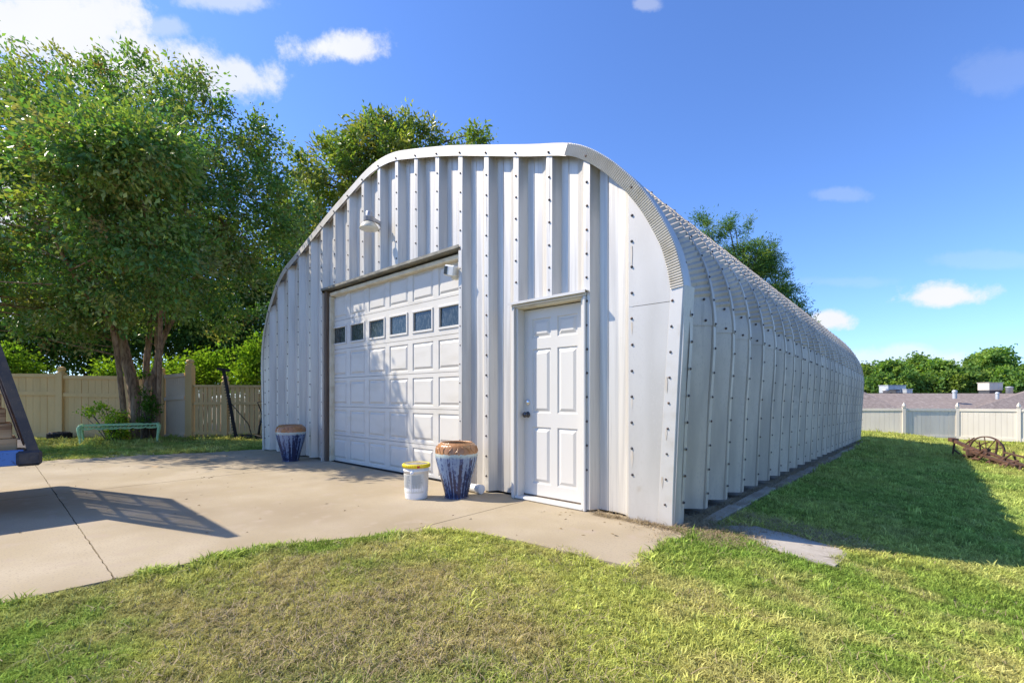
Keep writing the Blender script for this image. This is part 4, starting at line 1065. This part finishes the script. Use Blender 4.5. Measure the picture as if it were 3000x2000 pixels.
o, cc = leaf_mesh('crown', cs, rr, 125000, .098, MCOL, 'leaf_glossy', mt, 21, aspect=.52, clump_sd=.185, nclump=950, shell=.25)
SHADE_CLUMPS = []  # leaf clumps added along the sun rays to shade garage door and left wall
for _i, (px_, pz_) in enumerate([(-7.6,.3),(-7.1,.3),(-6.6,.25),(-6.1,.15),(-7.6,.9),(-7.1,.85),(-6.6,.8),(-6.35,.7),(-7.6,1.5),(-7.1,1.4),(-6.75,1.3),(-7.6,2.1),(-7.2,2.0),(-8.3,.6),(-8.9,.9),(-9.5,.7),(-8.3,1.4),(-8.9,1.7),(-9.6,1.7),(-8.5,2.3),(-9.2,2.5),(-9.8,2.4),(-8.2,2.9),(-8.9,3.2)]):
    k_ = max(3.6, 6.0-.8*pz_)+1.6*((_i*.618) % 1)
    while k_ > 2.5:
        q_ = Vector((px_-.83*k_, 4.0-.56*k_, pz_+k_)); f_ = -q_.x*s_+q_.y*c_
        if 1163-FPX*(q_.z+.75-CAMH)/f_ > 310: break
        k_ -= .1
    SHADE_CLUMPS.append(q_-base)
leaf_mesh('crown', SHADE_CLUMPS, [.55]*len(SHADE_CLUMPS), 20000, .098, MCOL, 'leaf_glossy', mt, 23, aspect=.52, clump_sd=.185, nclump=150, shell=.2)  # second crown mesh: only the clumps added for their cast shade
limbs(allp, cc, .030, 5, 190, 'bark', mt)
# tan seed heads over the crown
so_, _ = leaf_mesh('seed_heads', cs, [r*1.02 for r in rr], 5000, .05, [(.26,.18,.085),(.20,.15,.07),(.30,.22,.10)], 'leaf', mt, 33, aspect=.8, clump_sd=.10, nclump=130, shell=.75)
tag(so_, kind='stuff')
# suckers and low branch at the foot
def sprout(name, label, base, blobs, n, size, cols, seed, cat='plant', group=None, **kw):
    t = thing(name, label, cat, base, 0, group); cs = [Vector(b[0]) for b in blobs]; rr = [b[1] for b in blobs]
    rs = random.Random(seed); o, cc = leaf_mesh('foliage', cs, rr, n, size, cols, kw.pop('mname','leaf'), t, seed, **kw)
    g = G()
    for i in rs.sample(range(len(cc)), min(len(cc), 26)):
        e = Vector(cc[i]); s = Vector((rs.uniform(-.12,.12), rs.uniform(-.12,.12), -.06)); g.tube([s, s.lerp(e,.5)+Vector((0,0,.08)), e], [.014,.010,.003], 5, False)
    g.mk('stems', 'bark_dark', t, True); return t
YG = [(.38,.50,.05),(.30,.45,.05),(.50,.56,.07),(.20,.34,.05)]
b1 = Vector((-14.98,2.10,0.)); 
sprout('sucker_shoots', 'bright yellow green shoots at the foot of the big tree', b1, [(ldir(342,1225,11.6)-b1,.20),(ldir(345,1262,11.6)-b1,.22),(ldir(300,1200,11.6)-b1,.12),(ldir(268,1208,11.6)-b1,.12),(ldir(240,1212,11.5)-b1,.08)], 1500, .07, YG, 3, clump_sd=.07, nclump=60)
b2 = Vector((-14.72,2.62,0.))
sprout('trunk_ivy', 'small leafy vine climbing the right stems of the big tree', b2, [(ldir(432,1170,11.55)-b2,.16),(ldir(440,1195,11.55)-b2,.18),(ldir(418,1140,11.55)-b2,.10),(ldir(425,1230,11.6)-b2,.12),(ldir(418,1100,11.6)-b2,.07)], 1100, .06, [(.06,.13,.02),(.10,.18,.03)], 4, clump_sd=.07, nclump=40)

# --- trees beyond the tan fence
BG = [(0.062,0.128,0.041),(0.083,0.166,0.045),(0.050,0.107,0.041),(0.113,0.197,0.053),(0.207,0.289,0.062)]
beyond = [
 ('dense_tree', 'dark dense tree behind the tan fence at the far left', (60,0,17.5), [(60,900,17.5,2.6),(-120,820,17,2.8),(160,780,18,2.2),(60,1010,17,1.5),(-60,1020,16.6,1.6)], 26000, 41),
 ('dense_tree', 'dark dense tree behind the fence left of the myrtle stems', (270,0,17.5), [(270,900,17.5,2.4),(360,960,18,2.0),(220,1010,17,1.4),(330,800,18.5,2.2),(340,1050,17,1.1)], 24000, 42),
 ('dense_tree', 'dark dense tree behind the fence right of the myrtle stems', (560,0,18.5), [(560,900,18.5,2.4),(650,960,19,1.9),(520,1010,18,1.5),(600,780,19.5,2.2),(640,1050,18.3,1.3)], 24000, 43),
 ('dense_tree', 'dark dense tree close behind the left edge of the hut', (740,0,20), [(740,900,20,2.6),(800,980,20.5,2.2),(700,1030,19.5,1.8),(780,780,21,2.3)], 24000, 44)]
for nm, lb, (u,v,f), bl, n, sd in beyond:
    p = ldir(u,1163,f); p.z = -.1
    tree(nm, lb, p, rel(p, bl), n, .15, BG, sd, .22, 'dark trees beyond the tan fence', clump_sd=.38, nl=40, shell=.3)
SH = [(0.214,0.337,0.033),(0.156,0.285,0.033),(0.272,0.379,0.054),(0.097,0.200,0.033)]
for lb, (u,f), bl, n, sd in (
    ('bright yellow green bush behind the slatted fence next to the hut', (740,13.9), [(735,1085,13.9,.55),(760,1040,14.1,.5),(700,1110,13.7,.4),(745,1120,13.7,.45)], 4200, 51),
    ('bright yellow green bush behind the slatted fence, left of the mower bar', (600,14.2), [(590,1080,14.2,.5),(575,1110,14,.4),(620,1105,14,.4),(575,1055,14.3,.32),(650,1075,14.2,.4)], 4200, 52),
    ('yellow green bush behind the pale gate panel', (480,14.3), [(475,1095,14.3,.42),(505,1090,14.3,.35),(455,1110,14.2,.35)], 2200, 53),
    ('small yellow green bush behind the fence left of the trunk', (325,14.6), [(320,1090,14.6,.35),(345,1100,14.5,.3)], 1600, 54),
    ('sunlit green bush behind the fence above the trailer', (40,14.0), [(40,1060,14,.55),(20,1090,13.9,.45),(70,1085,14,.4)], 3000, 55)):
    p = ldir(u,1163,f); p.z = -.05
    sprout('yellow_green_bush', lb, p, rel(p, bl), n, .10, SH, sd, 'bush', 'bushes behind the tan fence', clump_sd=.15, nclump=70, aspect=.6)

# magnolia behind the hut
p = ldir(1120,1163,20.5); p.z = -.2
MG = [(0.144,0.231,0.053),(0.206,0.304,0.059),(0.103,0.194,0.048),(0.329,0.376,0.071),(0.370,0.328,0.095)]
tree('magnolia_tree', 'broad glossy magnolia tree rising behind the hut roof', p, rel(p, [(1120,480,20.5,2.1),(980,520,20,1.6),(930,620,20,1.8),(1010,440,20.3,1.0),(1100,400,20.5,.9),(1190,400,20.8,.95),(1250,410,21,.65),(1190,365,20.8,.4),(1080,370,20.5,.5),(1040,380,20.3,.45),(1330,425,21.2,.5),(1390,415,21.3,.5),(1370,400,21.3,.32),(1415,420,21.3,.35),(900,720,19.8,1.6),(960,700,20,1.6),(1200,520,21,2.0),(1340,520,21.2,1.5)]), 34000, .20, MG, 61, .28, mname='leaf_glossy', clump_sd=.22, nclump=420, aspect=.42, shell=.3, nl=60)

# conifer behind the hut, right
p = ldir(2180,1163,25); p.z = -.6
CN = [(0.088,0.189,0.076),(0.138,0.252,0.071),(0.252,0.315,0.063),(0.113,0.215,0.101)]
tree('cedar_tree', 'green cedar tree showing above the right slope of the hut roof', p, rel(p, [(2150,780,25,1.6),(2080,680,25,.8),(2055,640,25,.34),(2050,615,25,.16),(2135,660,25,.45),(2135,630,25,.2),(2188,670,25,.4),(2190,648,25,.2),(2200,760,25,1.2),(2240,740,25,.7),(2262,715,25,.22),(2270,760,25,.5),(2280,790,25,.3),(2230,850,25,1.5),(2300,850,25,.6),(2295,805,25,.22),(2310,880,25,.6),(2345,888,25,.25),(2260,980,25,2.2),(2180,940,25,2.4)]), 85000, .15, CN, 62, .25, zt=5.0, clump_sd=.17, nclump=1200, aspect=.22, shell=.3, droop=.0, nl=60)

# far trees beyond the house
FG = [(0.125,0.227,0.064),(0.171,0.284,0.064),(0.102,0.193,0.064),(0.249,0.328,0.068)]
far = [(2560,1085,2.6,66),(2610,1070,2.9,64),(2680,1065,3.2,66),(2745,1075,3.0,63),(2800,1085,3.2,62),(2880,1075,3.0,66),(2925,1060,3.4,62),(2990,1080,3.0,60),(3080,1070,3.4,64),(2470,1090,2.6,68)]
flab = ['far leafy tree just right of the hut end','far rounded tree above the wide grey rooftop unit','far broad tree behind the middle of the roof','far dark tree left of the small round roof vent','far full green tree above the small round roof vent','far thin topped tree left of the tallest far tree','tallest far rounded tree near the right edge','far tree at the right edge of the picture','far tree just outside the right edge','far tree hidden behind the hut end']
for i, (u, v, r, f) in enumerate(far):
    if i in (9,): continue
    p = ldir(u, 1163, f); p.z = -3.2; rs = random.Random(80+i); k = f/FPX
    top = {0:1062,1:1050,2:1042,3:1050,4:1056,5:1034,6:1016,7:1062,8:1050}[i]
    bl = [(u, top+1.9/k, f, 1.7), (u-28, top+2.6/k, f, 1.3), (u+28, top+2.8/k, f-1, 1.3), (u-12, top+1.3/k, f-.5, 1.0), (u+14, top+1.5/k, f-.5, .9), (u, 1118, f-1.5, 2.0), (u-22, 1130, f-2, 1.6), (u+24, 1128, f-2, 1.6)]
    bl = [(a,b,c,d) for a,b,c,d in bl]
    tree('far_tree', flab[i], p, rel(p, bl), 12000, .40, [tuple(c*(.8,1.15,.95,1.2,.85,1.0,1.25,1.1,.9)[i] for c in q) for q in FG], 80+i, .25, 'far trees beyond the house', clump_sd=.36, nclump=120, aspect=.62, shell=.3, nl=18, zt=5)

# ------------------------------------------------------------------ lawn
def inpoly(px, py, poly):
    ins = np.zeros(len(px), bool); n = len(poly); j = n-1
    for i in range(n):
        xi, yi = poly[i]; xj, yj = poly[j]
        c = ((yi > py) != (yj > py)) & (px < (xj-xi)*(py-yi)/(yj-yi+1e-12)+xi); ins ^= c; j = i
    return ins
DRV = [(-12.9,-4.5),(-3.71,-4.5),(-3.71,.044),(-3.675,1.19),(-3.60,1.50),(-3.42,1.83),(-3.10,2.42),(-2.955,2.56),(-2.72,2.66),(-2.43,2.715),(-1.82,2.755),(-1.42,2.79),(-1.49,3.30),(-1.45,3.70),(-1.52,3.95),(-10.46,3.95)]
HUTP = [(-10.5,3.8),(-1.56,3.85),(-1.44,4.3),(-1.44,YB+.05),(-10.5,YB+.05)]
PAV = [(x*1.045,y*1.045) for x,y in pv]
PAVI = [((x+.86)*.97-.86, (y-4.25)*.95+4.25) for x,y in PAV]
def clumps():
    def one(seed, nb_, h, w, spread, lean):
        rs = random.Random(seed); v = []; f = []
        for _ in range(nb_):
            a = rs.uniform(0, 6.283); r = spread*math.sqrt(rs.random()); x, y = r*math.cos(a), r*math.sin(a)
            t = rs.uniform(0, 6.283); ln = rs.uniform(.15, lean); hh = h*rs.uniform(.55, 1.15); ww = w*rs.uniform(.7,1.3)
            dx, dy = math.cos(t), math.sin(t); sx, sy = -dy*ww/2, dx*ww/2; o = len(v)
            v += [(x-sx,y-sy,0),(x+sx,y+sy,0),(x+dx*ln*hh*.4+sx*.8,y+dy*ln*hh*.4+sy*.8,hh*.6),(x+dx*ln*hh*.4-sx*.8,y+dy*ln*hh*.4-sy*.8,hh*.6),(x+dx*ln*hh,y+dy*ln*hh,hh*(1-.25*ln))]
            f += [(o,o+1,o+2,o+3),(o+3,o+2,o+4)]
        return v, f
    c = bpy.data.collections.new('grass_sources')
    for k in range(5):
        v, f = one(k, 13, .052, .0058, .027, 1.35)
        me = bpy.data.meshes.new('tuft'); me.from_pydata(v, [], f); me.materials.append(MATS['grass_blade']); c.objects.link(bpy.data.objects.new('tuft_%d' % k, me))
    c2 = bpy.data.collections.new('straw_sources')
    for k in range(4):
        v, f = one(50+k, 5, .032, .0026, .06, 3.4)
        me = bpy.data.meshes.new('straw'); me.from_pydata(v, [], f); me.materials.append(MATS['straw']); c2.objects.link(bpy.data.objects.new('straw_%d' % k, me))
    return c, c2
def scatter(name, pts, rot, scl, coll, gcol=None):
    me = bpy.data.meshes.new(name); n = len(pts); me.vertices.add(n); me.vertices.foreach_set('co', np.asarray(pts, np.float32).reshape(-1))
    a = me.attributes.new('rot', 'FLOAT_VECTOR', 'POINT'); a.data.foreach_set('vector', np.asarray(rot, np.float32).reshape(-1))
    a = me.attributes.new('scl', 'FLOAT', 'POINT'); a.data.foreach_set('value', np.asarray(scl, np.float32))
    if gcol is not None:
        a = me.attributes.new('gcol', 'FLOAT_VECTOR', 'POINT'); a.data.foreach_set('vector', np.asarray(gcol, np.float32).reshape(-1))
    o = bpy.data.objects.new(name, me); link(o)
    ng = bpy.data.node_groups.new(name+'_nodes', 'GeometryNodeTree'); ng.interface.new_socket('Geometry', in_out='INPUT', socket_type='NodeSocketGeometry'); ng.interface.new_socket('Geometry', in_out='OUTPUT', socket_type='NodeSocketGeometry')
    N = ng.nodes.new; L = ng.links.new; gi = N('NodeGroupInput'); go = N('NodeGroupOutput'); ip = N('GeometryNodeInstanceOnPoints'); ci = N('GeometryNodeCollectionInfo')
    ci.inputs['Collection'].default_value = coll; ci.inputs['Separate Children'].default_value = True; ci.inputs['Reset Children'].default_value = True
    ip.inputs['Pick Instance'].default_value = True
    def attr(nm, ty):
        q = N('GeometryNodeInputNamedAttribute'); q.data_type = ty; q.inputs['Name'].default_value = nm; return q.outputs['Attribute']
    L(gi.outputs[0], ip.inputs['Points']); L(ci.outputs[0], ip.inputs['Instance']); L(attr('rot','FLOAT_VECTOR'), ip.inputs['Rotation']); L(attr('scl','FLOAT'), ip.inputs['Scale']); L(ip.outputs[0], go.inputs[0])
    md = o.modifiers.new('scatter', 'NODES'); md.node_group = ng; return o
def lawn():
    r = RNG; XS = []; YS = []; S = []
    rings = [(1.1,3.2,4200,.85),(3.2,5.5,2500,1.0),(5.5,9,950,1.3),(9,14,380,1.8),(14,30,110,2.9)]
    for (a, b, dens, sc) in rings:
        th0, th1 = R(-25), R(190); area = (th1-th0)/2*(b*b-a*a); n = int(area*dens)
        rad = np.sqrt(r.uniform(a*a, b*b, n)); th = r.uniform(th0, th1, n); x = rad*np.cos(th); y = rad*np.sin(th)
        # keep the view and a margin around it
        fwd = -x*s_+y*c_; rt = x*c_+y*s_; k = (fwd > .5) & (np.abs(rt) < fwd*1.35+.8)
        XS.append(x[k]); YS.append(y[k]); S.append(np.full(k.sum(), sc))
    x = np.concatenate(XS); y = np.concatenate(YS); s = np.concatenate(S)
    wig = .045*np.sin(x*7.1+np.cos(y*5.)*2)+.03*np.sin(y*17+x*13)+r.normal(0,.02,len(x))
    k = ~inpoly(x+wig, y+wig, DRV) & ~inpoly(x, y, HUTP) & ~inpoly(x+wig*.6, y, PAVI)
    back = (x < -9); k &= ~(back & ((x*.0+y) > (x+19.4)*1.12+1.0))      # not beyond the tan fence
    k &= ~((y > 26.5) & (x > -6)) & ~((x < -10.4) & (y > 5.6)) & (x > -18.5) & ~((x > -10.6) & (x < -1.4) & (y > 3.9) & (y < YB)) & (y < 27)
    # the turf thins out in the dry patch
    dry = np.exp(-(((x+2.0)/1.0)**2+((y-1.15)/.8)**2)); k &= r.uniform(size=len(x)) > dry*.35
    x = x[k]; y = y[k]; s = s[k]; n = len(x)
    z = gz(x, y)-.032
    hv = .78+.45*np.array([mnoise.noise(Vector((a*.9, b*.9, 3.))) for a, b in zip(x, y)])
    edge = inpoly(x-.10, y, DRV) | inpoly(x, y+.10, DRV) | inpoly(x-.07, y+.07, DRV)
    hv = np.where(edge, hv*1.25, hv)
    rot = np.stack([r.normal(0,.16,n), r.normal(0,.16,n), r.uniform(0,6.283,n)], 1)
    def fb(sc, ox, oy, octv):
        return np.array([mnoise.fractal(Vector((a*sc+ox, b*sc+oy, 1.7)), 1.0, 2.0, octv) for a, b in zip(x, y)])
    def ss(v, a, b): return sst(v, a, b)[:,None]
    n_lo = fb(.75, 0, 0, 3); n_mid = fb(2.4, 5, 9, 3)
    col = np.array([(.27,.385,.07)])*(1-ss(n_lo,-.35,.35))+np.array([(.50,.525,.13)])*ss(n_lo,-.35,.35)
    col = col*(1-.55*ss(n_mid,.0,.55))+np.array([(.64,.58,.21)])*.55*ss(n_mid,.0,.55)
    patch = np.clip(np.exp(-(((x+2.15)/1.15)**2+((y-1.05)/.85)**2))*1.5-.15+n_mid*.7, 0, 1); patch = np.maximum(patch, np.clip(fb(1.3, 31, 17, 4)*2.2-.75, 0, .8))
    lim = sst(y, 6.0, 3.2)[:,None] if False else (1-sst(y, 3.6, 5.5))[:,None]; pf = .55*patch[:,None]*(.35+.65*lim)
    col = col*(1-pf)+np.array([(.50,.40,.19)])*pf; shade_lift = (.55*sst(y, 4.2, 6.0)*(1-sst(x, .6, 2.0))*(x > -3))[:,None]; col = col*(1-shade_lift)+np.array([(.40,.52,.14)])*shade_lift  # fill light put into the colour: lighter green where the hut's shadow falls
    col *= r.uniform(.5,1.5,n)[:,None]
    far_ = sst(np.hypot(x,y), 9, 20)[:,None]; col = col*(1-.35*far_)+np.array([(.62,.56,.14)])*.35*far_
    cg, cs2 = clumps()
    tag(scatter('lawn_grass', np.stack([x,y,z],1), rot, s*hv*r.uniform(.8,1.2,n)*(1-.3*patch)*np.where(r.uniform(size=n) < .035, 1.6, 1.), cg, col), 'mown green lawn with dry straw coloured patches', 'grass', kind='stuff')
    # dry clippings: in the worn patch, on the footing ledge, along the wall foot
    P = []
    n1 = 1700; q = np.stack([r.normal(-2.0,.75,n1), r.normal(1.15,.6,n1)],1); P.append(q)
    n4 = 700; q = np.stack([r.uniform(-3.5,2.2,n4), r.uniform(.3,4.2,n4)],1); P.append(q)
    n2 = 5200; q = np.stack([r.uniform(-1.66,-1.44,n2), 4.0+14*r.uniform(0,1,n2)**1.7],1); P.append(q)
    n3 = 1800; q = np.stack([r.normal(-1.45,.20,n3), r.normal(4.02,.20,n3)],1); P.append(q)
    n5 = 500; q = np.stack([r.uniform(-2.35,-1.5,n5), YF-np.abs(r.normal(.0,.035,n5))],1); P.append(q)
    n6 = 900; q = np.stack([r.normal(-.9,.35,n6), r.normal(4.75,.14,n6)],1); P.append(q)
    q = np.concatenate(P); on = inpoly(q[:,0], q[:,1], DRV); hutm = inpoly(q[:,0], q[:,1], HUTP)
    ind = np.concatenate([np.full(len(p), i) for i, p in enumerate(P)])
    keep = ~(on & (ind < 2)); q = q[keep]; ind = ind[keep]; on = on[keep]; hutm = hutm[keep]
    z = np.where(on, .001, gz(q[:,0], q[:,1])-.012); z = np.where(ind == 2, -.018-SLOPE*(q[:,1]-YF), z)
    z = np.where((ind < 2), gz(q[:,0], q[:,1])-.005, z)
    m = len(q); rot = np.stack([r.normal(0,.25,m), r.normal(0,.25,m), r.uniform(0,6.283,m)],1)
    tag(scatter('dry_clippings', np.column_stack([q, z]), rot, r.uniform(.6,1.15,m), cs2), 'dry straw coloured grass clippings on the lawn and along the footing', 'clippings', kind='stuff')
lawn()
def litter():
    r = np.random.default_rng(77); g = G()
    spots = [(-2.55,3.68,.12,12),(-1.9,3.4,.2,7),(-2.3,3.1,.3,4),(-9.5,2.6,1.3,60),(-6.5,2.4,1.2,30),(-7.4,2.0,.05,10),(-4.5,2.2,.6,10),(-10.6,1.6,.9,40),(-5.2,1.0,.8,10)]
    for cx, cy, sd, n in spots:
        for _ in range(n):
            x, y = r.normal(cx, sd), r.normal(cy, sd)
            if not bool(inpoly(np.array([x]), np.array([y]), DRV)[0]) or y > 3.8: continue
            a = r.uniform(0, 6.28); L_ = r.uniform(.008, .024); w = L_*r.uniform(.2,.5); dx, dy = math.cos(a), math.sin(a); z = .004+r.uniform(0,.006)
            g.add([(x-dx*L_,y-dy*L_,.002),(x-dy*w,y+dx*w,z),(x+dx*L_,y+dy*L_,.003),(x+dy*w,y-dx*w,.002)], [(0,1,2),(0,2,3)])
    o = g.mk('leaf_litter', 'litter'); tag(o, 'dry leaf bits scattered over the concrete driveway', 'leaf litter', kind='stuff')
mat('litter', (.16,.115,.06), .9, 0, [(9,(.28,.20,.09),.42,.6,3)])
litter()
